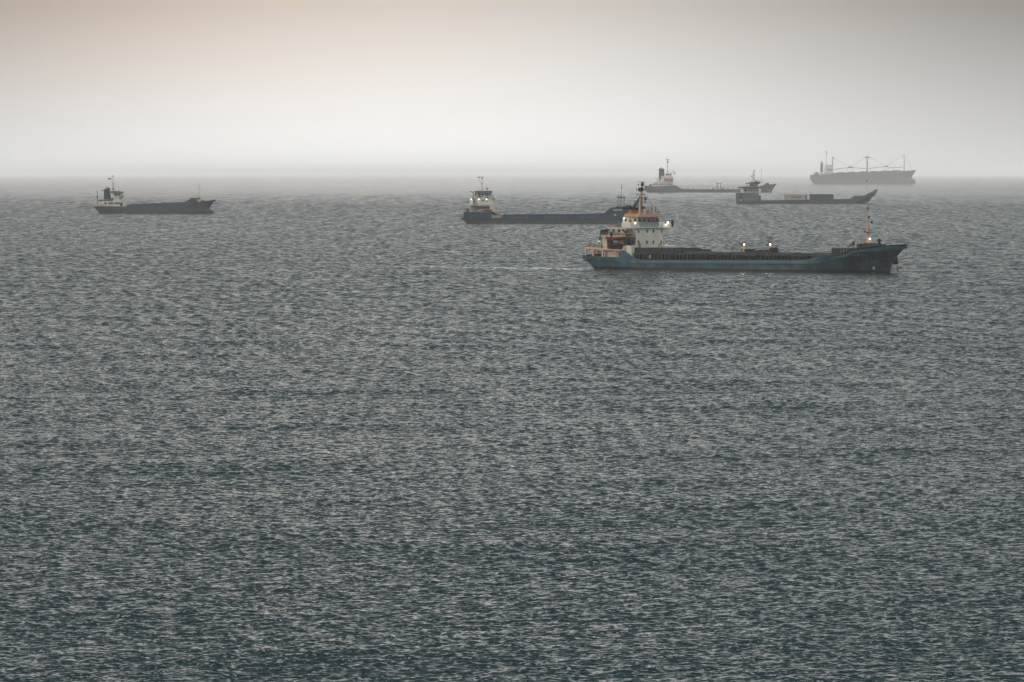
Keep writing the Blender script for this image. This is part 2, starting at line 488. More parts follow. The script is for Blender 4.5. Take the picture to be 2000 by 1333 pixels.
def lettering(text, size, loc, mat, parent, name='lettering', rot=(math.pi / 2, 0, 0), label=None, off=(0, 0, 0), ext=.02, sx=1.0):
    cu = bpy.data.curves.new(name, 'FONT'); cu.body = text; cu.size = size; cu.extrude = ext
    cu.align_x = 'CENTER'; cu.align_y = 'CENTER'; cu.offset = size * .02
    t = bpy.data.objects.new(name, cu); COL.objects.link(t)
    dg = bpy.context.evaluated_depsgraph_get()
    me = bpy.data.meshes.new_from_object(t.evaluated_get(dg))
    bpy.data.objects.remove(t); bpy.data.curves.remove(cu)
    me.transform(Matrix.Translation(Vector(loc) - Vector(off)) @ Matrix.Rotation(rot[2], 4, 'Z') @ Matrix.Rotation(rot[0], 4, 'X') @ Matrix.Diagonal((sx, 1, 1, 1)))
    me.name = name; me.materials.clear(); me.materials.append(mat)
    o = bpy.data.objects.new(name, me); COL.objects.link(o); o.parent = parent
    if label: o['label'] = label
    return o

def window_on(mb_parent, x, y, z, w_, h, face, glass, frame=None, name='window'):
    """a window proud of its wall. face 'x' faces forward, 'y' faces starboard"""
    m = MB(); d = .05
    if face == 'x': m.box(x - d, x + d, y - w_ / 2, y + w_ / 2, z - h / 2, z + h / 2)
    else: m.box(x - w_ / 2, x + w_ / 2, y - d, y + d, z - h / 2, z + h / 2)
    return m.build(name, glass, mb_parent)

def lifeboat(ship, c, L, B, H, mat, label, enclosed=False, yaw=0.):
    root_base = Vector(c)
    o = ship.root('lifeboat', label, 'lifeboat', base=c)
    m = MB(); n = 15; vs = []; fs = []; K = 9
    for i in range(n):
        t = -1 + 2 * i / (n - 1); b = max(1 - abs(t) ** 2.6, 0) ** .7 * B / 2 + .03
        sh = abs(t) ** 2 * H * .22; x = t * L / 2
        for j in range(K):
            a = math.pi * j / (K - 1)
            vs.append((x, -math.cos(a) * b, H * (.62 + sh / H) - math.sin(a) * (H * .62 + sh) * (1 - .35 * abs(t) ** 3)))
        top = H * (1.0 if enclosed else .70)
        vs.append((x * .98, b * .55, top + sh * .6)); vs.append((x * .98, -b * .55, top + sh * .6))
    W = K + 2
    for i in range(n - 1):
        for j in range(W): fs.append((i * W + j, i * W + (j + 1) % W, (i + 1) * W + (j + 1) % W, (i + 1) * W + j))
    fs.append(tuple(range(W))); fs.append(tuple((n - 1) * W + j for j in range(W)))
    m.add(vs, fs); m.build('boat_hull', mat, o, smooth=True)
    g = MB()
    for sy in (-1, 1):
        g.tube([(-L / 2 * .93, sy * .12, H * .78), (-L / 4, sy * B * .45, H * .66), (L / 4, sy * B * .45, H * .66), (L / 2 * .93, sy * .12, H * .78)], .05, 5)
    g.build('gunwale', paint('dark fitting', (.03, .03, .03)), o)
    return o

def lamp(ship, parent, c, r, power, col=(1, .92, .8), strength=14.):
    m = MB(); m.ball(c, r * .85, 1, 10); o = m.build('floodlight', emit('lit lamp %g' % strength, col, strength), parent, smooth=True)
    if power:
        ld = bpy.data.lights.new('floodlight_light', 'POINT'); ld.energy = power * .03; ld.color = col; ld.shadow_soft_size = r
        lo = bpy.data.objects.new('floodlight_light', ld); COL.objects.link(lo)
        lo.parent = parent; lo.location = Vector(c) + Vector((0, -r * 1.6, -r * 1.2))
    return o

GLASS = glassm()
WHITE = paint('white ship paint', (.54, .52, .46), rust=.12, rough=.55, mottle=.12, rust_col=(.24, .13, .07))
BUFF = paint('buff ship paint', (.42, .29, .20), rust=.16, rough=.6, mottle=.12)
DARK = paint('dark fitting', (.02, .02, .02), rust=.1)
DECKGREEN = paint('dark green hatch paint', (.010, .018, .019), rust=.22, rough=.7, rust_col=(.025, .018, .014))
RUSTY = paint('rusty steel', (.05, .025, .018), rust=.3)
OCHRE = paint('ochre paint', (.36, .19, .045), rust=.15)
WHITE_MARK = paint('white marking', (.6, .62, .62), rust=0)
PALEORANGE = paint('pale orange boat', (.38, .22, .17), rust=0)
ORANGE = paint('orange boat', (.50, .11, .04), rust=0)
BLACK = paint('black rubber', (.008, .008, .009), rust=0, rough=.8)

# ================================================================== NEAR SHIP
def near_ship():
    S = Ship(1738, 533.5, TH)
    P, X = S.P, S.X
    root = S.root('cargo_ship', 'nearest ship, weathered blue cargo vessel with white bridge tower, lit lamps and a faint wake', 'cargo ship')
    B = 14.2; hb = B / 2
    tp = [(1138.5, 497.5, 6.5), (1158, 499.5, 6.9), (1179, 502.3, 7.1), (1214, 502.8, 7.1), (1215.5, 489, 7.1), (1222, 491, 7.1), (1232, 498, 7.1), (1240, 503.5, 7.1),
          (1250, 507.4, 7.1), (1300, 508.3, 7.1), (1440, 508.2, 7.1), (1566, 508.4, 7.1), (1596, 506, 7.1), (1618, 501.5, 7.), (1640, 498, 6.9), (1660, 493.5, 6.8),
          (1672, 485, 6.6), (1700, 482.5, 6.0), (1728, 479.5, 4.6), (1750, 478, 2.8), (1770, 477.2, .6)]
    top = [(P(u, v, -b).x, P(u, v, -b).z) for u, v, b in tp]
    aft = [(-2., P(1160, 526, -5).x), (0., P(1154, 526, -5.2).x), (P(1139, 508, -6.4).z, P(1138.5, 508, -6.5).x), (P(1139, 497, -6.5).z, P(1138.3, 497.5, -6.5).x)]
    fw = [P(1733, 541, 0), P(1738.5, 533, 0), P(1742, 519, 0), P(1746, 508, 0), P(1752, 501, 0), P(1760, 492, 0), P(1772, 478.5, 0)]
    fwd = [(p.z, p.x) for p in fw]
    print('near ship length', fwd[-1][1] - aft[-1][1], 'bow height', fwd[-1][0])
    blue = paint('weathered blue hull', (.016, .068, .098), rust=.42, rough=.55, col2=(.022, .010, .009), split=.7, mottle=.50, rust_col=(.030, .026, .024))
    lb = paint('faded blue band', (.055, .108, .128), rust=.34, rough=.6, mottle=.2, rust_col=(.06, .05, .04))
    H, side = hull('hull', blue, root, aft, fwd, top, B, Le=(.26, .13), pe=(1.5, 2.2), La=(.16, .05), wa=(.55, .93), zb=-2.)
    def strake(u0, u1, va, vb, off, mat, name, n=40, va1=None, vb1=None, label=None):
        """a plate lying just proud of the starboard side, both edges following the hull"""
        m = MB(); vs = []; fs = []
        va1 = va if va1 is None else va1; vb1 = vb if vb1 is None else vb1
        for i in range(n + 1):
            t = i / n; u = u0 + (u1 - u0) * t
            for v in (va + (va1 - va) * t, vb + (vb1 - vb) * t):
                y = -hb
                for _ in range(5):
                    p = P(u, v, y); y = -side(p.x, p.z)
                p = P(u, v, y)
                vs.append((p.x, y - off, p.z)); vs.append((p.x, y + .1, p.z))
        for i in range(n):
            a, b = i * 4, i * 4 + 4
            fs += [(a, b, b + 2, a + 2), (a + 1, a + 3, b + 3, b + 1), (a, a + 1, b + 1, b), (a + 2, b + 2, b + 3, a + 3)]
        fs += [(0, 2, 3, 1), (n * 4, n * 4 + 1, n * 4 + 3, n * 4 + 2)]
        m.add(vs, fs); o = m.build(name, mat, root, smooth=True)
        if label: o['label'] = label
        return o
    strake(1232, 1604, 509, 514.6, .03, lb, 'bulwark_band', va1=509.3, vb1=515.4, label='faded pale blue band along the bulwark')
    strake(1139.5, 1232, 500, 511, .025, lb, 'bulwark_band', va1=509.6, vb1=514.4, n=20) if False else None
    strake(1225, 1604, 514.7, 516, .16, DARK, 'rubbing_strake', va1=515.5, vb1=516.8)
    rub = paint('bulwark seam', (.02, .03, .035))
    for u, va, vb in ((1179.3, 503, 510), (1195.5, 503.5, 510.5), (1215.6, 490, 527), (1230, 516, 527.5), (1299.5, 509, 529), (1304, 517, 529.5), (1365, 517, 530.5), (1428, 517, 531), (1500, 517, 531.5), (1566, 517, 532.5), (1648, 505, 533), (1655, 520, 534)):
        strake(u - (.5 if u < 1232 else .3), u + (.5 if u < 1232 else .3), va, vb, .06, rub, 'hull_frame', n=2)
    strake(1140, 1215, 508.5, 510, .10, DARK, 'rubbing_strake', va1=511.5, vb1=512.6, n=20)
    # rusted patches on the bow where the name was, and the anchor pocket
    rustp = paint('bow rust', (.028, .026, .024), rust=.3, rust_col=(.035, .02, .016))
    for u0, u1, va, vb in ((1664, 1669, 505, 519), (1674, 1684, 500, 514), (1688, 1693, 500, 512), (1696.5, 1701, 498, 517), (1726, 1732, 487, 493)):
        strake(u0, u1, va, vb, .02, rustp, 'rust_patch', n=6)
    strake(1719, 1737, 502, 516, .05, rustp, 'anchor_pocket', n=8, va1=503.5)
    strake(1721.5, 1734.5, 516.1, 523, .04, rustp, 'rust_patch', n=8)
    def ontext(txt, u, v, size):
        y = -hb
        for _ in range(6):
            p = P(u, v, y); y = -side(p.x, p.z)
        p = P(u, v, y); q = side(p.x + .6, p.z); yaw = math.atan2(side(p.x - .6, p.z) - q, 1.2)
        lettering(txt, size, (p.x, y - .14, p.z), WHITE_MARK, root, 'hull_mark', rot=(math.pi / 2, 0, yaw), ext=.09, sx=1.3)
    ontext('6', 1707.4, 524, 1.0)
    # anchor of the far bow with its chain
    a = MB(); p = P(1749, 509, 2.0); a.box(p.x - .4, p.x + .5, 1.2, 2.6, p.z - .8, p.z + .9, .15, .3)
    a.tube([(p.x + .2, 1.9, p.z + .8), (p.x - .5, 1.8, p.z + 2.1)], .2, 6); a.ball((p.x, 2.0, p.z - .6), .75, .55)
    a.build('anchor', BLACK, root, smooth=True)
    c = MB(); c.tube([P(1752, 517, 2), P(1753.2, 526, 2), P(1755.5, 536, 2)], .08, 5); c.build('anchor_chain', DARK, root)
    a = MB(); q0 = P(1728, 505, -3.8); sy = -side(q0.x, q0.z)
    a.box(q0.x - .5, q0.x + .5, sy - .35, sy + .1, q0.z - .5, q0.z + .6, .1, .1); a.tube([(q0.x, sy - .15, q0.z + .5), (q0.x, sy, q0.z + 1.2)], .15)
    a.build('anchor', RUSTY, root)
    # mooring ports
    for u, v in ((1141.5, 503.5), (1174.5, 506), (1245.5, 511), (1604.5, 513.3)):
        y = -hb
        for _ in range(5):
            p = P(u, v, y); y = -side(p.x, p.z)
        m = MB(); m.tube([(p.x, y - .12, p.z), (p.x, y + .1, p.z)], .22, 10); m.build('mooring_port', BLACK, root)
    # ---- cargo hold: coaming with stiffeners, hatch covers
    yc = -5.3
    xa, xb = P(1236, 500, yc).x, P(1628, 500, yc).x
    zc0, zc1 = P(1400, 512, yc).z, P(1400, 497.6, yc).z
    m = MB(); m.box(xa, xb, yc, -yc, zc0, zc1); co = m.build('hatch_coaming', DECKGREEN, root)
    m = MB(); nst = 52
    for i in range(nst):
        x = xa + 1.5 + (xb - xa - 3) * i / (nst - 1); m.box(x - .09, x + .09, yc - .55, yc, zc0, zc1 - .12)
    m.box(xa, xb, yc - .6, yc - .02, zc1 - .14, zc1 + .06)
    st = m.build('coaming_stiffeners', paint('coaming stiffener', (.022, .034, .034), rust=.25), co)
    zt = P(1450, 494.8, yc).z
    ncv = 12; xs0 = P(1331, 495, yc).x
    for i in range(ncv):
        a0 = xs0 + (xb - .8 - xs0) * i / ncv; a1 = xs0 + (xb - .8 - xs0) * (i + 1) / ncv
        m = MB(); m.box(a0 + .06, a1 - .06, yc + .1, -yc - .1, zc1 + .065, zt + (.12 if i % 3 == 0 else 0), .05, .1)
        m.build('hatch_cover', DECKGREEN, root, bevel=.04)
    m = MB(); m.box(xs0, xb, yc - .63, yc - .3, zc1 + .07, zc1 + .16); m.build('coaming_rim', RUSTY, co)
    # stacked covers by the bridge: a tall dark green block in five bays
    x0, x1 = P(1232, 490, yc).x, P(1331, 490, yc).x
    z1 = P(1280, 484.6, yc).z
    for i in range(5):
        a0 = x0 + (x1 - x0) * i / 5; a1 = x0 + (x1 - x0) * (i + 1) / 5
        m = MB(); m.box(a0 + .05, a1 - .05, yc + .02, -yc, zc1 + .08, z1 - (.35 if i == 4 else 0), .03, .0)
        m.box(a0 + .02, a0 + .2, yc - .08, yc + .02, zc1 + .08, z1 - .1)
        m.build('raised_hatch_cover', paint('stacked cover', (.014, .024, .026), rust=.2), root)
    m = MB(); xx = P(1349, 495, yc).x
    m.prism([(x1 + .02, zt + .01), (xx, zt + .01), (x1 + .02, P(1331, 491.5, yc).z)], yc + .2, -yc - .2); m.build('cover_ramp', DECKGREEN, root)
    # lamp posts on deck
    for u, lit in ((1453, True), (1504, True), (1666.5, False)):
        yy = 0.0
        t, bt = P(u, 472.5, yy), P(u, 497 if lit else 490, yy)
        m = MB(); m.tube([(t.x, yy, bt.z - .5), (t.x, yy, t.z - .8)], .27, 10, .23); ps = m.build('deck_post', OCHRE, root, smooth=True)
        m = MB(); m.tube([(t.x, yy, t.z - .8), (t.x, yy, t.z)], .34, 10, .38); m.box(t.x - 1.0, t.x - .5, yy - .2, yy + .2, t.z - 1.1, t.z - .6); m.tube([(t.x - .8, yy, t.z - .8), (t.x + .6, yy, t.z - .8)], .06)
        m.build('post_cap', RUSTY, ps)
        if lit: lamp(S, root, (t.x + .45, yy - .45, t.z - .65), .26, 900, (1, .88, .68), 22)
    # deck clutter between the posts
    m = MB()
    p0, p1 = P(1438, 495, -3), P(1522, 495, -3); m.rail([(p0.x, -3, zt), (p1.x, -3, zt)], .95, 1.5, .04)
    m.build('deck_railing', DARK, root)
    for u0, u1, h in ((1458, 1463, 1.0), (1471, 1483, .7), (1486, 1501, .8), (1505.5, 1509, 1.3)):
        m = MB(); q0, q1 = P(u0, 493, -1), P(u1, 493, -1); m.box(q0.x, q1.x, -1.8, 1.2, zt + .02, zt + h, .08, .1); m.build('deck_locker', DARK, root, bevel=.04)
    # forecastle: store box, mast, winches, bow rail
    q0, q1 = P(1624, 490, -5.2), P(1660, 490, -5.2)
    m = MB(); m.box(q0.x, q1.x, -5.2, 5.2, q0.z - 1.8, P(1640, 485.3, -5.2).z); fs_ = m.build('forecastle_store', DECKGREEN, root)
    m = MB()
    for i in range(7):
        x = q0.x + 3 + i * .9; m.box(x, x + .12, -5.32, -5.19, q0.z - 1.2, q0.z + .3)
    m.build('store_stiffener', OCHRE, fs_)
    zfd = P(1690, 484, -4).z
    for u, sz in ((1688, .7), (1700, .85), (1706, .7)):
        p = P(u, 480.5, 0); m = MB(); m.tube([(p.x, -1.7, p.z - .1), (p.x, 1.7, p.z - .1)], sz, 10); m.box(p.x - .6, p.x + .6, -2, -1.2, zfd - 1, p.z + .4); m.box(p.x - .8, p.x + .8, 1.2, 2, zfd - 1, p.z + .3)
        m.build('winch', DARK, root)
    m = MB(); p = P(1718, 477, 0); m.box(p.x - .9, p.x + 1.2, -1.3, 1.3, p.z - 1.6, p.z, .3, .2); m.tube([(p.x, 0, p.z - .2), (p.x - .2, 0, p.z + 1.2)], .3, 8, .4); m.tube([(p.x - .3, 0, p.z + 1), (p.x + .8, 0, p.z + .7)], .14)
    m.prism([(p.x + 1.2, p.z - 1.6), (p.x + 4, p.z - 1.6), (p.x + 2.4, p.z - .4)], -1.5, 1.5); m.build('windlass', DARK, root)
    pts = []
    for u, b in ((1729, 4.6), (1740, 3.6), (1752, 2.5), (1762, 1.4), (1771, 0.2)):
        p = P(u, interp([(1728, 479.2), (1750, 478.2), (1772, 477.5)], u), -b + .3); pts.append((p.x, p.y, p.z))
    ptp = [(x, -y, z) for x, y, z in reversed(pts[:-1])]
    m = MB(); m.rail(pts + ptp, 1.05, 1.0, .04); m.build('bow_railing', paint('grey rail', (.05, .055, .055)), root)
    b0, t0 = P(1694.7, 483.5, 0), P(1694.7, 406, 0)
    m = MB(); m.tube([(b0.x, 0, zfd - 1), (b0.x, 0, zfd + 3.4)], .42, 10, .34); m.tube([(b0.x, 0, zfd + 3.4), (b0.x, 0, t0.z - .7)], .33, 8, .15)
    fm = m.build('foremast', BUFF, root, smooth=True)
    m = MB(); zz = P(1694, 454.5, 0).z; m.box(b0.x - .9, b0.x + .9, -.5, .5, zz - .06, zz + .06); m.box(b0.x - .9, b0.x - .6, -.2, .2, zz, zz + .35); m.tube([(b0.x, 0, t0.z - .7), (b0.x, 0, t0.z + .1)], .16, 8)
    m.box(b0.x + .15, b0.x + .6, -.2, .2, P(1697, 426.5, 0).z, P(1697, 422.5, 0).z)
    m.build('mast_fitting', DARK, fm)
    m = MB(); m.ball(P(1702.6, 434.6, 0), .30, 1, 10); m.build('anchor_ball', BLACK, fm, smooth=True)
    m = MB(); m.tube([P(1697, 428, 0), P(1702.6, 434.6, 0), P(1745, 470, 0)], .025, 4); m.build('signal_line', DARK, fm)
    lamp(S, root, tuple(P(1699, 467, -.4)), .24, 500, (1, .80, .5), 16)
    m = MB(); m.box(b0.x + .3, b0.x + .6, -.3, .1, zfd + .6, zfd + 1.9); m.build('mast_ladder', BUFF, fm)

    # ---- superstructure
    w = 4.7
    xf = P(1242.5, 460, -w).x                  # front wall
    zdk = P(1250, 508, -w).z - 1.0
    z_a = P(1242, 481.5, -w).z; z_b = P(1242, 463.5, -w).z; z_c = P(1242, 446, -w).z; z_d = P(1244, 436, -w).z
    xa1 = P(1177, 480, -w - .6).x; xa2 = P(1185.5, 464, -w).x; xa3 = P(1196, 450, -w).x
    m = MB(); m.box(xa1, xf, -w, w, zdk, z_b); m.box(xa2, xf, -w + .002, w - .002, z_b, z_b + .2)
    m.box(xa3, xf - .003, -w + .4, w, z_b + .2, z_c); m.box(P(1222, 455, -w).x, xf, -w, -w + .4, z_b + .2, z_c)
    dh = m.build('deckhouse', WHITE, root, bevel=.05)
    # front wall windows, two rows
    for row, us in (((449.2, 455.2), (1247.2, 1263.6, 1275.8, 1291.6)), ((470.5, 476.2), (1247.2, 1263.4, 1276, 1291.2))):
        for u in us:
            p = X(u, sum(row) / 2, xf); window_on(dh, xf, p.y, p.z, .42, .74, 'x', GLASS)
            mm = MB(); mm.box(xf + .001, xf + .035, p.y - .3, p.y + .3, p.z - .46, p.z + .46); mm.build('window_frame', BUFF if row[0] > 460 else WHITE, dh)
    for u, v, wq in ((1198, 451.5, .9), (1209.3, 451.5, .9), (1225.5, 452, .9), (1231.5, 452, .9), (1236.2, 452, .9), (1236.3, 473.5, .6)):
        yy = -w + (.4 if u < 1222 else 0); p = P(u, v, yy); window_on(dh, p.x, yy, p.z, wq, .8, 'y', GLASS)
    m = MB()                                      # decks edges and galleries
    for z, xe in ((z_b, xa2 - .5), (z_c, xa3 - .8)):
        m.box(xe, xf - .1, -w - 1.5, -w + .003, z + .02, z + .17)
    m.build('gallery_deck', BUFF, dh)
    m = MB(); m.rail([(xa2 - .4, -w - 1.45, z_b + .17), (P(1236, 460, -w - 1.4).x, -w - 1.45, z_b + .17)], 1.0, 1.5, .035); m.rail([(xa3 - .7, -w - 1.45, z_c + .17), (P(1212, 440, -w - 1.4).x, -w - 1.45, z_c + .17)], 1.0, 1.5, .035)
    m.rail([(xa3 - .7, -w - 1.45, z_c + .17), (xa3 - .7, w, z_c + .17)], 1.0, 1.5, .035)
    m.build('gallery_railing', paint('rusty rail', (.22, .12, .07), rust=.3), dh)
    m = MB(); pp = P(1240, 460, -w); m.tube([(pp.x, -w - .12, z_a - .3), (pp.x, -w - .12, z_b + .5), (pp.x - 1.2, -w - .12, z_b + .7), (xa3, -w - .12, z_b + .7)], .09, 6); m.build('vent_pipe', RUSTY, dh)
    # bridge deck with wings
    ye = 7.3
    wx0 = xf - 2.3
    m = MB(); m.box(P(1214, 441, -6).x, xf + .25, -w - .02, w + .02, z_c + .02, z_c + .2)
    m.box(wx0, xf + .3, -ye, -w, z_c + .02, z_c + .2); m.box(wx0, xf + .3, w, ye, z_c + .02, z_c + .2)
    wg = m.build('bridge_deck', WHITE, root)
    wh = 3.7
    m = MB()
    zbw = z_d + .12
    for s_ in (-1, 1):
        a_, b_ = sorted((s_ * ye, s_ * (w - .4)))
        m.box(xf + .2, xf + .32, a_, b_, z_c - .05, zbw)                      # front plate of the wing
        m.box(wx0, xf + .2, *sorted((s_ * ye, s_ * (ye - .1))), z_c - .05, zbw)
        m.box(wx0, wx0 + .1, *sorted((s_ * (ye - .1), s_ * w)), z_c + .2, zbw)
        # bracket under the wing and corner web beside the front windows
        vs = [(xf + .1, s_ * w, z_c - .05), (xf + .1, s_ * (w + 1.6), z_c - .05), (xf + .1, s_ * w, z_c - 1.4)]
        m.add([Vector(v) for v in vs] + [Vector(v) - Vector((1.8, 0, 0)) for v in vs], [(0, 1, 2), (5, 4, 3), (0, 3, 4, 1), (1, 4, 5, 2), (2, 5, 3, 0)])
        vs = [(xf + .22, s_ * (w - .38), z_c), (xf + .22, s_ * (w - .38), zbw), (xf + .22, s_ * (w - 1.25), z_c)]
        m.add([Vector(v) for v in vs] + [Vector(v) - Vector((.1, 0, 0)) for v in vs], [(0, 1, 2), (5, 4, 3), (0, 3, 4, 1), (1, 4, 5, 2), (2, 5, 3, 0)])
    m.box(P(1214, 441, -w - .9).x, wx0, -w - .95, -w - .85, z_c + .2, zbw)
    m.build('wing_bulwark', WHITE, wg)
    # wheelhouse
    z_e = P(1245, 425, -wh).z; z_f = P(1245, 418, -wh).z
    xw = P(1245, 430, -wh).x; xwa = P(1216, 430, -wh).x
    m = MB(); m.box(xwa, xw, -wh, wh, z_c + .2, z_e); whs = m.build('wheelhouse', WHITE, root, bevel=.04)
    m = MB(); m.box(xw - .02, xw + .3, -wh - .1, wh + .1, z_c + .25, z_d - .05); m.build('front_walkway_plate', paint('grey panel', (.26, .29, .27), rust=.1), whs)
    for u in (1250, 1258.4, 1266.8, 1275.5, 1284.3):
        p = X(u, 430.6, xw); window_on(whs, xw, p.y, p.z, 1.02, .80, 'x', GLASS)
    for u, wd, h, mat in ((1241, .75, .75, GLASS), (1222, .7, .7, GLASS)):
        p = P(u, 430, -wh); m = MB(); m.box(p.x - wd / 2, p.x + wd / 2, -wh - .05, -wh + .05, p.z - h / 2, p.z + h / 2); m.build('window', mat, whs)
    p = P(1231, 431, -wh); m = MB(); m.box(p.x - .45, p.x + .45, -wh - .06, -wh + .05, z_c + .22, z_c + 2.1); m.build('door', paint('door brown', (.25, .12, .07)), whs)
    # eaves roof, buff, sides sloped in
    m = MB(); rx0, rx1 = P(1216, 422, -wh - .6).x, xw + .9
    m.box(rx0, rx1, -wh - .6, wh + .6, z_e, z_e + .16); m.box(rx0 + .1, rx1 - .1, -wh - .5, wh + .5, z_e + .16, z_f, .35, .35)
    m.build('wheelhouse_roof', paint('tan roof paint', (.21, .135, .09), rust=.2), whs)
    # roof fittings
    m = MB(); m.rail([(xw - 3.5, -wh, z_f), (xw + .3, -wh, z_f), (xw + .3, wh, z_f)], .75, 1.2, .03, 2); m.build('roof_railing', paint('rusty rail', (.22, .12, .07)), whs)
    for u, v0, v1, r in ((1273, 400, 416, .07), (1280.7, 403, 416, .09), (1286, 407, 416, .04)):
        p = X(u, v1, xw - 1); q = X(u, v0, xw - 1); m = MB(); m.tube([(p.x, p.y, z_f - .1), (p.x, p.y, q.z)], r, 6, r * .6); m.ball((p.x, p.y, q.z - 1.0), .2, .9); m.tube([(p.x, p.y - .35, q.z - .4), (p.x, p.y + .35, q.z - .2)], .04)
        m.build('antenna', DARK, whs)
    p = X(1268, 413, xw - 1.5); m = MB(); m.box(p.x - .5, p.x + .5, p.y - .5, p.y + .5, z_f - .1, p.z + .3, .05, .05); m.build('roof_box', BUFF, whs, bevel=.04)
    # main mast
    bx, tx = P(1251, 417, 0), P(1253.8, 358, 0)
    m = MB(); m.tube([(bx.x, 0, z_f - .3), (bx.x + .1, 0, P(1252, 395, 0).z), (tx.x, 0, tx.z - 1.2)], .62, 10, .2)
    mm = m.build('main_mast', paint('mast buff', (.36, .28, .20), rust=.3, mottle=.2), root, smooth=True)
    m = MB()
    zA = lambda v: P(1253, v, 0).z
    xA = lambda u: P(u, 370, 0).x
    m.tube([(tx.x, 0, tx.z - 1.4), (tx.x, 0, tx.z + .2)], .16, 8)
    m.box(tx.x - .12, tx.x + .12, -1.0, 1.0, zA(356.8), zA(355.7)); m.box(xA(1248.5), xA(1256), -.4, .4, zA(362.2), zA(361.4)); m.tube([(xA(1246.5), 0, zA(362.5)), (xA(1246.5), 0, zA(359.5))], .1)
    m.box(xA(1248.5), xA(1255.5), -.35, .35, zA(374), zA(367)); m.ball((xA(1251.5), 0, zA(371)), .62, .9); m.ball((xA(1255), 0, zA(360.5)), .42, 1.1)
    for v, u0, u1 in ((371, 1243.5, 1259.5), (380.5, 1244, 1259), (391, 1252, 1260)):
        m.tube([(xA(u0), 0, zA(v)), (xA(u1), 0, zA(v))], .05, 5)
        for u in (u0, u1): m.tube([(xA(u), 0, zA(v + 3.5)), (xA(u), 0, zA(v - 3))], .075, 5)
    m.build('mast_yard', DARK, mm)
    m = MB(); m.box(xA(1253), xA(1262), -.6, .6, zA(387), zA(386)); m.box(xA(1254), xA(1260.5), -.5, .5, zA(397), zA(396)); m.box(xA(1254), xA(1258), -.4, .4, zA(408), zA(403.5)); m.tube([(xA(1260.5), 0, zA(397)), (xA(1260.5), 0, zA(386))], .09); m.box(xA(1259), xA(1264.5), -.15, .15, zA(386), zA(385.2))
    m.box(xA(1259.3), xA(1261.5), -.3, .3, zA(391.5), zA(388))
    m.build('mast_platform', RUSTY, mm)
    m = MB(); m.tube([(tx.x, 0, zA(375)), X(1274, 401, xw - 1)], .03, 4); m.tube([(tx.x, 0, zA(375)), (P(1229, 400, 0).x, -1.2, P(1229, 400, 0).z)], .03, 4); m.build('stay_wire', DARK, mm)
    # funnel
    fy = 2.0
    f0, f1 = P(1220, 415, -fy).x, P(1238, 415, -fy).x - 1.8
    zf0, zf1, zf2 = z_c + .2, P(1225, 410, -fy).z, P(1225, 405.5, -fy).z
    f0 = f0 - .2; f1 = min(f1 + 1, xwa - .05 + 2.6)
    m = MB(); m.box(f0, f1, -fy, fy, zf0, zf1, .1, .1); fu = m.build('funnel', paint('funnel ochre', (.38, .19, .03), rust=.1), root, bevel=.1)
    m = MB(); m.box(f0 - .25, f1 + .15, -fy - .15, fy + .15, zf1 + .01, zf1 + .45); m.box(f0 + .3, f1 - .1, -fy + .3, fy - .3, zf1 + .45, zf2)
    for i in range(3): m.tube([(f0 + .9 + i * .8, -.6 + .6 * i, zf2 - .1), (f0 + .8 + i * .8, -.6 + .6 * i, zf2 + .5)], .2, 8)
    m.build('funnel_cap', BLACK, fu)
    m = MB(); m.box(f0 + .3, f0 + 1.3, -fy - .12, -fy + .15, P(1225, 415.5, -fy).z, P(1225, 412, -fy).z); m.build('funnel_recess_shade', DARK, fu)  # dark plate paints in the shade of a recess in the funnel
    # vent posts before the front wall, low white house ahead
    for u in (1250.4, 1290):
        p = X(u, 481, xf + .5); m = MB(); m.tube([(p.x, p.y, p.z - 2.2), (p.x, p.y, p.z + .1)], .2, 8); m.tube([(p.x, p.y, p.z + .1), (p.x, p.y, p.z + .6)], .4, 10, .36); m.build('vent_post', paint('rusted buff', (.25, .18, .10), rust=.4), root)
    p = X(1297, 480, xf + .5)
    m = MB(); m.box(xf + .01, xf + 2.8, 3.0, 6.3, z_a - 3, X(1300, 478.3, xf + 1).z - .2); m.box(xf + .9, xf + 1.6, 4.2, 4.8, z_a - .1, X(1306, 477, xf + 1).z); m.build('companionway', WHITE, root, bevel=.05)
    m = MB(); q = P(1222, 485, -w - 1.6); m.box(q.x, xf + .02, -w - 1.7, -w - .02, zdk, P(1230, 480.3, -w - 1.7).z); m.build('side_house', WHITE, root, bevel=.05)
    q0, q1 = P(1212.5, 488, -hb + .4), P(1221, 481.5, -hb + .4)
    m = MB(); m.prism([(q0.x, q0.z - .3), (q1.x, q0.z - .3), (q1.x, q1.z), (q0.x + .8, q1.z)], -hb + .4, -w - 1.71); m.build('ventilator_hood', BUFF, root, bevel=.04)
    # ---- poop: buff arcade over the blue bulwark
    yb = -6.45
    def band(pa, pb, y, th, mat, name):
        m = MB(); n_ = 14; prof = [(P(u, v, y).x, P(u, v, y).z) for u, v in pa] + [(P(u, v, y).x, P(u, v, y).z) for u, v in reversed(pb)]
        m.prism(prof, y, y + th); return m.build(name, mat, root, bevel=.02)
    band([(1142.3, 483.3), (1170, 485), (1215.5, 488.2)], [(1142.3, 486), (1170, 488), (1215.5, 491)], yb - .35, .3, BUFF, 'poop_deck_edge')
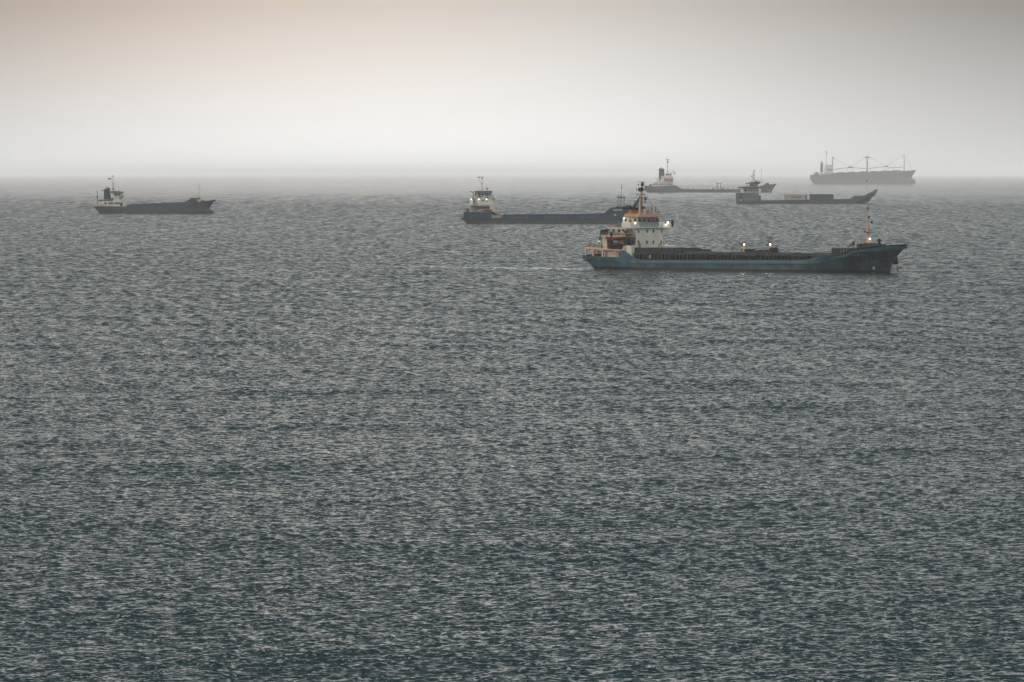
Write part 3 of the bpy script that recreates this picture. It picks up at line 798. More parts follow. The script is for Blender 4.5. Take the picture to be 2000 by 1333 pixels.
    for u, wd in ((1143.6, 2.0), (1157.8, 2.0), (1176.3, 2.6), (1201.3, 2.6)):
        zt_ = 485.5 + (u - 1142) * .05; zb_ = interp([(1138, 498.5), (1179, 503), (1214, 503.5)], u)
        band([(u - wd * 1.5, zt_), (u + wd * 1.5, zt_)], [(u - wd / 2, zt_ + 3), (u + wd / 2, zt_ + 3)], yb - .33, .26, BUFF, 'bulwark_pillar')
        band([(u - wd / 2, zt_ + 2.9), (u + wd / 2, zt_ + 2.9)], [(u - wd / 2, zb_ - 2), (u + wd / 2, zb_ - 2)], yb - .32, .24, BUFF, 'bulwark_pillar')
        band([(u - wd / 2, zb_ - 2.1), (u + wd / 2, zb_ - 2.1)], [(u - wd, zb_), (u + wd, zb_)], yb - .33, .26, BUFF, 'bulwark_pillar')
    xq0 = P(1179.5, 495, yb + .6).x; xq1 = P(1215, 495, yb + .6).x
    ztp = P(1190, 489, yb).z
    m = MB(); m.box(xq0, xq1, yb + .6, -yb - .6, zdk - .6, ztp - .25); cab = m.build('poop_house', paint('cream paint', (.50, .42, .33), rust=.2), root)
    for u in (1199.5, 1210):
        p = P(u, 496, yb + .6); m = MB(); m.tube([(p.x, yb + .54, p.z), (p.x, yb + .65, p.z)], .22, 10); m.build('porthole', BLACK, cab)
    xs_ = P(1143, 485, yb).x
    m = MB(); m.box(xs_, xq0 - .01, yb + .1, -yb - .1, ztp - .15, ztp + .05); m.box(xq0, xf - 2, yb + .1, -yb - .1, ztp - .2, ztp); m.build('poop_deck', BUFF, root)
    m = MB()
    for u in (1163, 1168): m.tube([P(u, 488, -5.5), P(u, 501, -5.5)], .12, 6)
    m.stair(P(1174, 488, -5.2), P(1169, 501, -5.2), .9); m.build('poop_ladder', DARK, root)
    m = MB(); m.box(P(1146, 499, -3).x, xq0 - .5, -4.5, 4.5, P(1150, 506, -3).z, P(1150, 498, -3).z); m.build('mooring_winch', DARK, root)
    # rail with grey canvas on the poop
    zr = ztp + .06
    xr1 = P(1176, 480, yb).x
    m = MB(); m.rail([(xr1, yb, zr), (xs_ + .1, yb, zr), (xs_ + .1, -yb, zr)], 1.15, 1.3, .045); m.build('poop_railing', paint('grey rail', (.2, .2, .19)), root)
    m = MB(); m.box(xs_ + 1.5, xr1 - .3, yb + .04, yb + .08, zr + .25, zr + 1.15); m.build('canvas_dodger', paint('grey canvas', (.22, .22, .20), rust=.1), root)
    for u0, u1, v0, mat, nm in ((1161, 1175.5, 481, DARK, 'mooring_bitts'), (1164, 1176, 471, paint('grey panel', (.26, .29, .27)), 'deck_locker'), (1176.8, 1185.5, 463.5, paint('cream paint', (.5, .42, .33)), 'poop_cabin')):
        yy = -5.6 if nm != 'deck_locker' else -2.5; p0, p1 = P(u0, v0, yy), P(u1, v0, yy); m = MB(); m.box(p0.x, p1.x, yy, yy + (2.5 if nm != 'deck_locker' else 4), zr - .04, p0.z); m.build(nm, mat, root, bevel=.05)
    for u, v in ((1153, 469), (1171, 462), (1175.5, 455)):
        m = MB(); p = P(u, v, -4.4); m.tube([(p.x, -4.4, zr), (p.x, -4.4, p.z)], .07, 6); m.tube([(p.x - .4, -4.4, p.z - .2), (p.x + .4, -4.4, p.z)], .06); m.build('stern_light_post', DARK, root)
    # davits and the gear below the boat
    yd = -w - 1.3
    for uu, vt, vb in ((1217, 449, 481), (1184, 448, 478)):
        m = MB(); pts = [(uu + 11, vb - 12), (uu + 8.5, vb - 20), (uu + 3.5, vt + 4), (uu - 1.5, vt)] if uu > 1200 else [(uu + 11, vb - 14), (uu + 9, vt + 7), (uu + 5, vt + 2), (uu - 2, vt + 1)]
        m.tube([P(a_, b_, yd) for a_, b_ in pts], .30, 6, .22)
        m.tube([(P(*pts[0], yd).x, yd, P(*pts[0], yd).z), (P(pts[0][0] - 1, vb, yd).x, yd, zr)], .36, 6)
        m.build('davit', BLACK, root, smooth=True)
    m = MB(); p0, p1 = P(1217.5, 463, -6), P(1229.5, 480, -6); m.box(p0.x, p1.x, -6.2, -5.1, zr, p0.z, .4, .05); m.box(p0.x + .6, p1.x + .1, -6.1, -5.2, p0.z, p0.z + .5, .2, 0); m.build('davit_winch', paint('dark machinery', (.016, .026, .026)), root, bevel=.08)
    for u0, u1, v in ((1187, 1196, 472), (1196.5, 1203, 479), (1204, 1213, 476)):
        p0, p1 = P(u0, v, -5.9), P(u1, v, -5.9); m = MB(); m.box(p0.x, p1.x, -5.9, -5.0, zr, p0.z, .35, .1); m.build('raft_cradle', DARK, root, bevel=.1)
    m = MB()
    for u in (1190, 1194, 1199, 1205, 1210): p = P(u, 478, -6.1); m.tube([(p.x, -6.1, zr), (p.x + .15, -6.1, p.z)], .06, 5)
    m.build('raft_pole', paint('grey rail', (.2, .2, .19)), root)
    m = MB(); p = P(1190, 448, -3); m.box(P(1173, 452, -4).x, P(1184, 452, -4).x, -4.4, -3, P(1180, 458, -4).z, P(1180, 449, -4).z, .3, .2); m.tube([P(1185, 460, -4), P(1173.5, 456, -4), P(1172, 470, -4)], .1); m.build('hose_reel', BLACK, root)
    m = MB(); p0, p1 = P(1204.5, 440, -4), P(1213, 440, -4); m.box(p0.x, p1.x, -4.2, -2.6, z_c + .17, P(1205, 431.5, -4).z, .3, .2); m.build('tarpaulin_locker', paint('teal tarpaulin', (.03, .09, .11)), root, bevel=.1)
    # dark person-like shape on the port wing, modelled as a covered stand
    p = X(1313.3, 436, xf - .4); q = X(1313.3, 430.2, xf - .4); m = MB(); m.tube([(p.x, p.y, z_c + .2), (p.x, p.y, q.z - .5)], .22, 8); m.ball((p.x, p.y, q.z - .25), .3, 1.0); m.box(p.x - .2, p.x + .2, p.y - .4, p.y + .3, q.z - .95, q.z - .4)
    m.build('wing_dark_figure', BLACK, root, smooth=True)
    # lit lamps
    c = X(1304.4, 434.8, xf + .6); lamp(S, root, tuple(c), .28, 1500, (1, .97, .9), 30)
    m = MB(); m.box(c.x - .3, c.x, c.y - .75, c.y - .3, c.z - .3, c.z + .1); m.build('lamp_bracket', RUSTY, root)
    c = P(1241, 436.3, -7.5); lamp(S, root, (c.x, -7.6, c.z), .27, 900, (1, .97, .9), 26)
    c = P(1219, 427, -wh - .4); lamp(S, root, tuple(c), .16, 300, (1, .97, .9), 16)
    lamp(S, root, tuple(P(1170, 471.5, -6.2)), .10, 60, (1, .9, .7), 10)
    # ---- separate things aboard
    bp0 = P(1201.3, 470.3, -7.0); Lb = (P(1219.5, 470, -7).x - P(1183.3, 470, -7).x)
    lifeboat(S, (bp0.x, -7.0, bp0.z), Lb, 2.1, 1.25, paint('faded red boat', (.15, .035, .022), rust=.2), 'faded red open lifeboat hanging from black davits on the blue cargo ship', False)
    for u, v, yy, ax, lab in ((1146.3, 476.9, yb - .15, 1, 'orange lifebuoy hung on the stern rail of the nearest blue ship'),
                              (1269.6, 502.3, -5.95, 1, 'pale lifebuoy hung on the hatch coaming amidships of the nearest ship')):
        p = P(u, v, yy); r_ = S.root('lifebuoy', lab, 'lifebuoy', base=(p.x, p.y, p.z - .4)); m = MB(off=(p.x, p.y, p.z - .4)); m.ring(tuple(p), .34, .10, 1, 18, 8)
        m.build('buoy_ring', paint('lifebuoy orange', (.45, .16, .09), rust=0) if u < 1200 else paint('lifebuoy pale', (.40, .28, .22), rust=0), r_, smooth=True)
near_ship()

# ================================================================== generic small kit for the far ships
def box_p(S, u0, u1, v0, v1, y0, y1, tx=0., ty=0., m=None):
    """box whose starboard face (at local y0) covers the measured rectangle; v0 is the top edge"""
    a, b = S.P(u0, v1, y0), S.P(u1, v0, y0); m = m or MB()
    return m.box(a.x, b.x, y0, y1, a.z, b.z, tx, ty)
def pole(S, u, v0, v1, y, r, r1=None, m=None, u1=None):
    m = m or MB(); return m.tube([S.P(u, v1, y), S.P(u if u1 is None else u1, v0, y)], r, 6, r1)
def flag(S, u0, u1, v0, v1, mat, parent):
    m = MB(); vs = []; n = 6
    for i in range(n + 1):
        t = i / n; u = u1 + (u0 - u1) * t; dv = (v1 - v0) * .25 * t
        for v in (v0 + dv, v1 + dv * .4):
            p = S.P(u, v, 0); vs.append((p.x, .25 * math.sin(t * 6), p.z)); vs.append((p.x, .25 * math.sin(t * 6) + .03, p.z))
    fs = []
    for i in range(n):
        a, b = i * 4, i * 4 + 4; fs += [(a, b, b + 2, a + 2), (a + 1, a + 3, b + 3, b + 1), (a, a + 1, b + 1, b), (a + 2, b + 2, b + 3, a + 3)]
    fs += [(0, 2, 3, 1), (n * 4, n * 4 + 1, n * 4 + 3, n * 4 + 2)]
    return m.add(vs, fs).build('flag', mat, parent)
def top_of(S, pts): return [(S.P(u, v, y).x, S.P(u, v, y).z) for u, v, y in pts]
def prof(S, pts, y=0): return [(S.P(u, v, y).z, S.P(u, v, y).x) for u, v in pts]
FLAGRED = paint('flag red', (.22, .03, .03), rust=0)

# ================================================================== CENTRE SHIP (landing-type supply vessel)
def centre_ship():
    S = Ship(1232, 437.3, R(4)); P = S.P
    root = S.root('supply_vessel', 'dark blue supply vessel with lit white bridge and raised bow, behind the nearest ship', 'supply vessel')
    B = 14.; hb = -7.
    top = top_of(S, [(905.2, 414.6, hb), (960.2, 413.6, hb), (961, 420.7, hb), (981, 420.6, hb), (1003, 419.6, hb), (1080, 418.8, hb), (1125, 418.4, hb), (1126, 419, hb), (1134, 419, hb), (1134.5, 418.2, hb),
                     (1181.6, 417.4, hb), (1193.2, 406, hb), (1202.5, 405, hb), (1221, 403, hb), (1240, 402.5, hb)])
    aft = prof(S, [(914, 440), (912, 437.3), (907, 434), (904.3, 428), (905.2, 414.6)], hb)
    fwd = prof(S, [(1226, 440), (1230, 437.2), (1238, 424), (1243, 402)])
    blue = paint('navy hull', (.018, .042, .062), rust=.12, rough=.6, col2=(.052, .052, .045), split=1.25, mottle=.15)
    hull('hull', blue, root, aft, fwd, top, B, Le=(.10, .06), pe=(2.4, 3), La=(.05, .03), wa=(.85, .97), n=90)
    # raised bow ramp
    m = MB(); q = [(1233, 404), (1237, 402), (1247.5, 387), (1250.5, 382), (1253, 382.5), (1243, 404)]
    m.prism([(P(u, v, 0).x, P(u, v, 0).z) for u, v in q], -5.5, 5.5); m.build('bow_ramp', paint('ramp blue', (.03, .085, .13), rust=.15), root)
    m = MB(); 
    for u in (1238.5, 1242): box_p(S, u, u + 1.2, 391 if u < 1240 else 396, 403, -5.9, -5.5, m=m)
    m.build('ramp_stay', paint('ramp blue', (.03, .085, .13)), root)
    # aft buff strip, tyres
    m = box_p(S, 960, 980.5, 420.9, 426, hb - .06, hb + .2); m.build('name_board', paint('brown board', (.28, .19, .10), rust=.2), root)
    lettering('TARGET PRIDE', 1.0, tuple(P(1206, 410.9, hb - .06)), WHITE_MARK, root, 'ship_name', ext=.08, sx=.62)
    lettering('LPG', .7, tuple(P(1201.5, 420, hb - .06)), WHITE_MARK, root, 'hull_mark', ext=.08) if False else None
    m = MB(); m.ring(tuple(P(1201.5, 420.2, hb - .02)), .34, .1, 1, 12, 5); m.build('hull_mark', WHITE_MARK, root)
    for u0, ws in ((997, (3, 3, 4, 5, 6)), (1062, (4, 4, 4, 4, 3)), (1129, (4, 5, 5, 5, 5))):
        u = u0 + .5; m = MB()
        for wd in ws:
            box_p(S, u, u + wd - .6, 424.2, 425, hb - .04, hb + .1, m=m); u += wd + 3.4
        m.build('draught_mark', paint('worn lettering', (.22, .25, .26), rust=0), root)
    grp = 'black tyre fenders along the stern quarter of the supply vessel'
    first = None
    for i, u in enumerate((915, 924.5, 933.5, 942, 950.5, 958.5)):
        p = P(u, 428.2, hb - .28)
        if first is None:
            first = S.root('tyre_fender', 'x', 'tyre fender', grp, base=tuple(p)); m = MB(off=tuple(p)); m.ring(tuple(p), .46, .2, 1, 16, 8); fr = m.build('tyre', BLACK, first, smooth=True); o = first
        else:
            o = first.copy(); COL.objects.link(o); o.location = S.o + S.ax * p.x + S.ay * p.y + Vector((0, 0, p.z))
            c = fr.copy(); COL.objects.link(c); c.parent = o
        o['label'] = 'black tyre fender on the dark blue stern side, %s' % ('nearest the stern', 'second from the stern', 'third from the stern', 'fourth from the stern', 'fifth from the stern', 'nearest the brown name board')[i]
    p = P(905, 428, hb + .8); m = MB(); m.tube([(p.x - .5, -6, p.z), (p.x - .5, 6, p.z)], .5, 10); m.build('stern_fender', BLACK, root, smooth=True)
    p = P(913.4, 410.6, hb + .5); r_ = S.root('tyre_fender', 'large black tyre standing upright on the aft deck of the supply vessel', 'tyre fender', base=(p.x, p.y, p.z - .9)); m = MB(off=(p.x, p.y, p.z - .9)); m.ring(tuple(p), .62, .24, 1, 18, 8); m.build('tyre', BLACK, r_, smooth=True)
    # house
    wy = -5.0
    m = box_p(S, 917.5, 957, 401.8, 416, wy, -wy); h1 = m.build('deckhouse', paint('warm white', (.55, .52, .45), rust=.08), root)
    m = box_p(S, 918, 956.3, 387.6, 400.6, wy + .2, -wy - .2); h2 = m.build('accommodation', paint('warm white', (.55, .52, .45)), root)
    m = MB()
    box_p(S, 910, 957, 400.4, 401.7, wy - 1.2, -wy + 1.2, m=m); box_p(S, 917, 965, 386.3, 387.5, wy - 1.0, -wy + 1.0, m=m); m.build('deck_slab', WHITE, root)
    m = MB(); box_p(S, 956.3, 963.6, 387.5, 414.5, wy - .7, -wy + .7, m=m); m.build('exhaust_casing', WHITE, root, bevel=.05)
    m = MB()
    for u in (915, 918): box_p(S, u, u + 1.6, 401.7, 414, wy - 1, wy - .6, m=m)
    m.build('deck_pillar', WHITE, root)
    m = MB(); a, b = P(910.5, 400.4, wy - 1.1), P(956, 400.4, wy - 1.1); m.rail([a, b], 1.0, 1.6, .05); a, b = P(917, 386.3, wy - .9), P(928, 386.3, wy - .9); m.rail([a, b], 1.0, 1.2, .05); m.build('gallery_railing', paint('white rail', (.45, .45, .43), rust=0), root)
    m = MB(); m.stair(P(922.5, 387.6, wy - .7), P(932.5, 400.4, wy - .7), .8, 12); m.stair(P(925, 402, wy - .7), P(931.5, 411, wy - .7), .8, 9)
    for (a, b, c, d) in ((922.5, 388, 932.5, 400.4), (925, 402.3, 931.5, 411)):
        m.tube([P(a, b, wy - 1.12), P(c, d, wy - 1.12)], .22, 4)
    m.build('stairway', paint('dark teal', (.02, .04, .045)), root)
    for u, v in ((925, 394.5), (943, 392.8), (947, 391.2), (951, 393)):
        p = P(u, v, wy + .2); window_on(h2, p.x, wy + .2, p.z, .6, .6, 'y', GLASS)
    m = box_p(S, 931, 956, 405, 408.5, wy - .05, wy + .1); m.build('side_opening', paint('shadow grey', (.06, .06, .055)), h1)  # dark plate stands for the shaded inside of the opening
    m = box_p(S, 941, 942.5, 402, 412, wy - .1, wy + .15); m.build('door', WHITE, h1)
    m = MB(); box_p(S, 927, 958.3, 375.8, 386.3, -4.3, 4.3, m=m); wh = m.build('wheelhouse', paint('pale grey', (.30, .34, .33), rust=.05), root, bevel=.08)
    for u0, u1 in ((927.4, 930.2), (934.2, 938.9), (940.4, 945), (947, 949.4), (950, 953.2), (954.6, 956.8)):
        m = box_p(S, u0, u1, 378, 382.8, -4.36, -4.2); m.build('window', GLASS, wh)
    m = MB(); box_p(S, 926, 959.3, 373.4, 375.7, -4.9, 4.9, .3, .3, m=m); m.build('wheelhouse_roof', paint('dark teal', (.02, .04, .045)), wh)
    m = box_p(S, 932.5, 941, 384, 386, -4.4, -4.25); m.build('name_plate', DARK, wh); m = box_p(S, 948.5, 954, 385, 387, -6.1, -5.9); m.build('name_plate', BLACK, wh)
    m = MB(); m.rail([P(929.5, 373.3, -4), P(952, 373.3, -4)], .95, 1.2, .05, 2); m.build('roof_railing', paint('white rail', (.45, .45, .43)), wh)
    m = pole(S, 941.8, 345, 374, 0, .22, .08); ms = m.build('mast', paint('mast buff', (.36, .28, .20)), root, smooth=True)
    m = MB(); m.box(P(940.5, 350, 0).x, P(943.5, 350, 0).x, -.3, .3, P(941, 349.5, 0).z, P(941, 347.3, 0).z); m.tube([P(939, 344, 0), P(940.5, 348, 0)], .07); m.tube([P(943.4, 344.5, 0), P(942, 349, 0)], .09); m.ball(P(940.6, 358.2, 0), .3); m.ball(P(937.2, 352.4, 0), .26)
    m.tube([P(937.2, 352.4, 0), P(940.6, 358.2, 0), P(941.5, 372, 0)], .03, 4); m.build('mast_fitting', DARK, ms)
    flag(S, 933, 937.6, 345.5, 348, FLAGRED, ms)
    m = MB(); p = P(951.4, 368, -1); m.tube([P(951.4, 374, -1), P(951.4, 366.5, -1)], .18, 6); m.ball(P(951.6, 368.8, -1), .42, .9); m.box(P(949, 367.5, -1).x, P(953.5, 367.5, -1).x, -1.2, -.8, p.z - .02, p.z + .12); m.tube([P(947.5, 373, -1), P(947.5, 365.8, -1)], .05); m.tube([P(957, 374, -1), P(958, 372.5, -1)], .15); m.build('radar', DARK, root)
    m = MB(); m.tube([P(924, 386, -3), P(924.3, 377, -3)], .2, 6); m.tube([P(924.5, 377.5, -3), P(922, 375, -3), P(917.8, 374, -3)], .17, 6); m.box(P(921.5, 376, -3).x, P(924.6, 376, -3).x, -3.3, -2.7, P(922, 377, -3).z, P(922, 375.4, -3).z); m.build('deck_crane', DARK, root)
    m = box_p(S, 920.5, 923.8, 378.5, 384.6, -4, -1.5); m.build('liferaft_canister', WHITE, root, bevel=.2)
    m = MB(); m.tube([P(960.8, 386, -5.5), P(960.8, 381.8, -5.5)], .22, 8); m.ball(P(960.8, 382, -5.5), .27); m.build('searchlight', DARK, root)
    box_p(S, 958.5, 964.5, 382.6, 386.3, -5.9, -5.7).build('bridge_wing', paint('pale grey', (.3, .34, .33)), root)
    for u in (920.4, 935.1, 950.2):
        lamp(S, root, tuple(P(u, 389.9, wy - .75)), .27, 900, (1, .97, .9), 14)
    p = P(952.2, 412.6, -5.9); Lb = P(960.8, 412, -5.9).x - P(943.6, 412, -5.9).x
    lifeboat(S, (p.x, -5.9, p.z), Lb, 1.8, 1.05, ORANGE, 'small orange rescue boat lying beside the white deckhouse of the supply vessel')
    p = P(926, 398, wy - 1.3); r_ = S.root('lifebuoy', 'red lifebuoy on the upper gallery rail of the supply vessel', 'lifebuoy', base=(p.x, p.y, p.z - .4)); m = MB(off=(p.x, p.y, p.z - .4)); m.ring(tuple(p), .3, .12, 1, 14, 6); m.build('buoy_ring', FLAGRED, r_, smooth=True)
    # bits forward of the house
    m = MB(); box_p(S, 962.5, 972.3, 413.8, 421.2, -4.5, -3.0, .35, .2, m=m); m.tube([P(963, 420, -4.6), P(968, 411.5, -4.6), P(972, 419.8, -4.6)], .12); m.ring(tuple(P(968.5, 409.3, -4.2)), .3, .08, 1, 12, 5); m.build('deck_winch', DARK, root)
    m = MB(); m.tube([P(965.8, 413.2, -4.8), P(970.3, 418, -4.8)], .28, 8, .14); m.build('white_spar', WHITE_MARK, root)
    m = MB()
    for u in (974, 977.5, 990): m.tube([P(u, 420.7, -5), P(u, 413.5, -5)], .1, 5)
    m.tube([P(974, 413.6, -5), P(990, 413.6, -5)], .1, 5); m.tube([P(974, 417, -5), P(977.5, 417, -5)], .07, 5); m.box(P(985, 420, -5).x, P(988.5, 420, -5).x, -5.2, -4.4, P(986, 420.7, -5).z, P(986, 418, -5).z); m.build('pipe_frame', RUSTY, root)
    # bow light gantry
    m = MB()
    for u in (1207.6, 1211.6, 1213.6, 1218.4, 1219.6): m.tube([P(u, 404.5, 0), P(u, 384.5 if u > 1213 else 382, 0)], .075, 5)
    m.tube([P(1205.5, 386.5, 0), P(1221, 386.5, 0)], .14, 5); m.tube([P(1208, 381.7, 0), P(1219, 381.7, 0)], .07, 5)
    for u in (1206, 1209, 1212.5, 1214.5, 1217.5, 1220.5): m.box(P(u - .6, 386, 0).x, P(u + .6, 386, 0).x, -.3, .3, P(u, 387.3, 0).z, P(u, 384.4, 0).z)
    gt = m.build('light_gantry', DARK, root)
    m = MB(); m.tube([P(1213.6, 386, 0), P(1214, 360.5, 0)], .07, 5, .04); m.build('signal_pole', paint('grey rail', (.2, .2, .19)), gt)
    m = MB(); m.ball(P(1213.9, 361.2, 0), .25); m.ball(P(1215, 366.2, 0), .26, 1.3); m.ball(P(1213.8, 368.5, 0), .22); m.build('signal_ball', BLACK, gt)
    m = MB(); box_p(S, 1203.5, 1208.5, 403, 405.3, -2, 2, m=m); box_p(S, 1222, 1229, 401.5, 403.5, -3, 3, m=m); m.build('foredeck_locker', DARK, root)
    m = MB(); m.tube([P(1231, 400, 0), P(1245, 383, 0), P(1252.5, 362, 0)], .03, 4); m.build('stay_wire', DARK, root)
centre_ship()

# ================================================================== LEFT SHIP (coaster in ballast)
def left_ship():
    S = Ship(409, 418.2, R(8)); P = S.P
    root = S.root('coaster', 'small dark coaster riding high alone on the left, with tall dark funnel and small flag', 'cargo ship')
    B = 11.; hb = -5.4
    top = top_of(S, [(182.4, 403.3, hb), (250.4, 404, hb), (251, 400.3, hb), (313, 398.2, hb), (362, 395.8, hb), (375, 396, hb), (395, 394.2, -4.4), (404, 393.2, -3.4), (413, 391.8, -2.), (421.5, 390.2, 0)])
    aft = prof(S, [(196, 420), (191.5, 416.3), (186.5, 410), (182.4, 403.3)], hb)
    fwd = prof(S, [(415, 421), (416.8, 418), (417.4, 416), (416.6, 412.8), (414, 410.5), (410.6, 409), (409.3, 407), (411.6, 402.8), (415, 398), (421.5, 390)])
    hm = paint('grey green hull', (.026, .042, .046), rust=.1, col2=(.029, .032, .032), split=3.1, mottle=.15)
    hull('hull', hm, root, aft, fwd, top, B, Le=(.25, .14), pe=(1.6, 2.2), La=(.2, .08), wa=(.45, .9), n=90)
    m = MB(); m.prism([(P(u, v, 0).x, P(u, v, 0).z) for u, v in ((362.5, 396.5), (364, 393.8), (371, 390.7), (374.5, 387.1), (384, 387.1), (386.2, 396.5))], -3.6, 3.6); m.build('forecastle_store', paint('store dark', (.025, .035, .035)), root, bevel=.1)
    m = MB(); m.tube([P(369, 396.9, hb - .06), P(388, 395.8, hb + .55), P(402, 393.6, -3.5)], .11, 5); m.build('white_rail', WHITE_MARK, root)
    m = pole(S, 389.2, 360, 393, 0, .2, .07); fm = m.build('foremast', paint('mast grey', (.25, .23, .2)), root)
    m = MB(); m.ball(P(389, 369.2, 0), .28); m.ball(P(388.6, 360.6, 0), .3, 1.3); m.box(P(387, 387, 0).x, P(391.3, 387, 0).x, -.3, .3, P(389, 389.5, 0).z, P(389, 387, 0).z); m.tube([P(388.6, 358.8, 0), P(388.6, 361, 0)], .08); m.build('mast_fitting', DARK, fm)
    for u in (392, 396.5): box_p(S, u, u + 3, 391.3, 394.6, -1.5, 1.5, .1, .1).build('winch', DARK, root)
    for i in range(9):
        a, b = 254 + i * 12, 254 + i * 12 + 11.2; vm = interp([(250, 399.4), (362, 394.9)], (a + b) / 2)
        box_p(S, a, b, vm, vm + 3, -4.2, 4.2, .1, .1).build('hatch_cover', paint('store dark', (.025, .035, .035)), root)
    # stern bulwark and house
    bm_ = paint('stained white', (.42, .37, .33), rust=.35, rust_col=(.35, .13, .05))
    m = MB(); box_p(S, 182.4, 222, 399, 403.2, hb + .02, hb + .2, m=m); box_p(S, 182.4, 183.2, 399, 403.2, hb + .2, -hb, m=m); m.build('stern_bulwark', bm_, root)
    m = box_p(S, 192, 237.8, 393.8, 404.5, -4.7, 4.7); h1 = m.build('deckhouse', WHITE, root)
    for u0, u1 in ((203.8, 208.8), (211, 221.4), (223.5, 234.6)): box_p(S, u0, u1, 395.8, 398.8, -4.78, -4.6).build('side_opening', paint('shadow dark', (.03, .035, .035)), h1)  # openings drawn as dark plates, their inner shade put into the colour
    box_p(S, 235, 238.6, 396, 403.5, -4.9, -3.9).build('side_door', DARK, h1)
    m = box_p(S, 221.5, 237.8, 378.8, 393.9, -4.2, 4.2); h2 = m.build('bridge_tower', WHITE, root, bevel=.06)
    for u in (225, 234.5): box_p(S, u - .7, u + .7, 388, 389.8, -4.27, -4.1).build('window', GLASS, h2)
    m = box_p(S, 222.5, 236, 378.4, 382.6, -4.3, 4.3); w_ = m.build('wheelhouse', paint('pale grey', (.30, .34, .33)), root)
    for u0, u1 in ((222.8, 225.6), (226.3, 228.2), (228.8, 230.6), (231.6, 235.2)): box_p(S, u0, u1, 378.9, 382, -4.36, -4.2).build('window', GLASS, w_)
    m = MB(); m.prism([(P(u, v, 0).x, P(u, v, 0).z) for u, v in ((221, 378.6), (236, 378.6), (238.5, 375.6), (238.5, 374.4), (219.5, 373.6), (218.8, 376))], -4.9, 4.9); m.build('wheelhouse_roof', paint('roof grey', (.12, .14, .13)), w_)
    box_p(S, 219.6, 226, 372.2, 374.5, -3, 3).build('roof_box', bm_, root); m = pole(S, 232, 372.5, 375, -1, .3); m.build('roof_vent', DARK, root)
    m = MB(); box_p(S, 233, 240, 385, 386.5, -5.2, -4.1, m=m); box_p(S, 237.6, 239.6, 381.7, 385, -5.2, -4.6, m=m); m.build('bridge_wing', paint('roof dark', (.05, .06, .06)), root)
    box_p(S, 217.8, 222.5, 387, 391, -4.1, -2).build('side_locker', paint('roof dark', (.05, .06, .06)), root)
    m = MB(); m.prism([(P(u, v, 0).x, P(u, v, 0).z) for u, v in ((203.6, 391), (204.2, 369.5), (213.8, 368), (216, 391))], -1.8, 1.8); fu = m.build('funnel', paint('funnel navy', (.012, .032, .042), rust=.05), root, bevel=.15)
    m = MB(); m.tube([P(213, 369, 0), P(210.5, 367, 0), P(206.8, 366.6, 0)], .32, 8, .2); m.tube([P(205, 373.3, 0), P(199, 372.6, 0)], .26, 8, .18); m.build('exhaust_pipe', BLACK, fu, smooth=True)
    m = MB(); box_p(S, 209, 218, 389.7, 393.8, -3.5, 0, .3, m=m); box_p(S, 202.5, 208, 388.5, 393.8, -3, 1, m=m); m.build('engine_casing', paint('casing grey', (.08, .09, .09)), root)
    box_p(S, 192.2, 199, 390.3, 393.8, -3.5, 0, .5, .2).build('stern_winch', DARK, root)
    m = MB(); m.tube([P(191, 399, -3), P(189.9, 375.5, -3)], .3, 6, .15); m.tube([P(190.2, 375.5, -3), P(187, 375.2, -3)], .17); m.box(P(189, 388, -3).x, P(191.6, 388, -3).x, -3.4, -2.6, P(190, 388, -3).z, P(190, 384, -3).z); m.build('stern_mast', paint('roof dark', (.05, .06, .06)), root)
    m = MB(); m.tube([P(221, 375, 0), P(220.2, 345, 0)], .26, 6, .1); mm = m.build('main_mast', paint('mast grey', (.25, .23, .2)), root)
    m = MB()
    for v, u in ((359, 223.6), (364, 224.8), (368.5, 223.6)): m.box(P(219.8, v, 0).x, P(u, v, 0).x, -.3, .3, P(220, v + .4, 0).z, P(220, v - .4, 0).z)
    m.box(P(220, 370, 0).x, P(222.5, 370, 0).x, -.3, .3, P(220, 371, 0).z, P(220, 367.5, 0).z)
    m.tube([P(217.5, 344, 0), P(223, 344, 0)], .10); m.ball(P(220.5, 345.4, 0), .32); m.build('radar', DARK, mm)
    m = MB(); m.tube([P(221.5, 347, 0), P(232.5, 372, 0)], .03, 4); m.tube([P(217.3, 347, 0), P(217.3, 375, 0)], .02, 4); m.build('stay_wire', DARK, mm)
    flag(S, 211, 216.6, 348, 351, FLAGRED, mm)
    m = MB(); box_p(S, 246, 253, 401.5, 403.6, -4, -3.9, m=m); m.tube([P(251.5, 402, -4), P(256, 403.6, -4)], .2); box_p(S, 261, 262.2, 395, 399.5, -1, 0, m=m); m.build('deck_gear', paint('roof grey', (.12, .14, .13)), root)
left_ship()

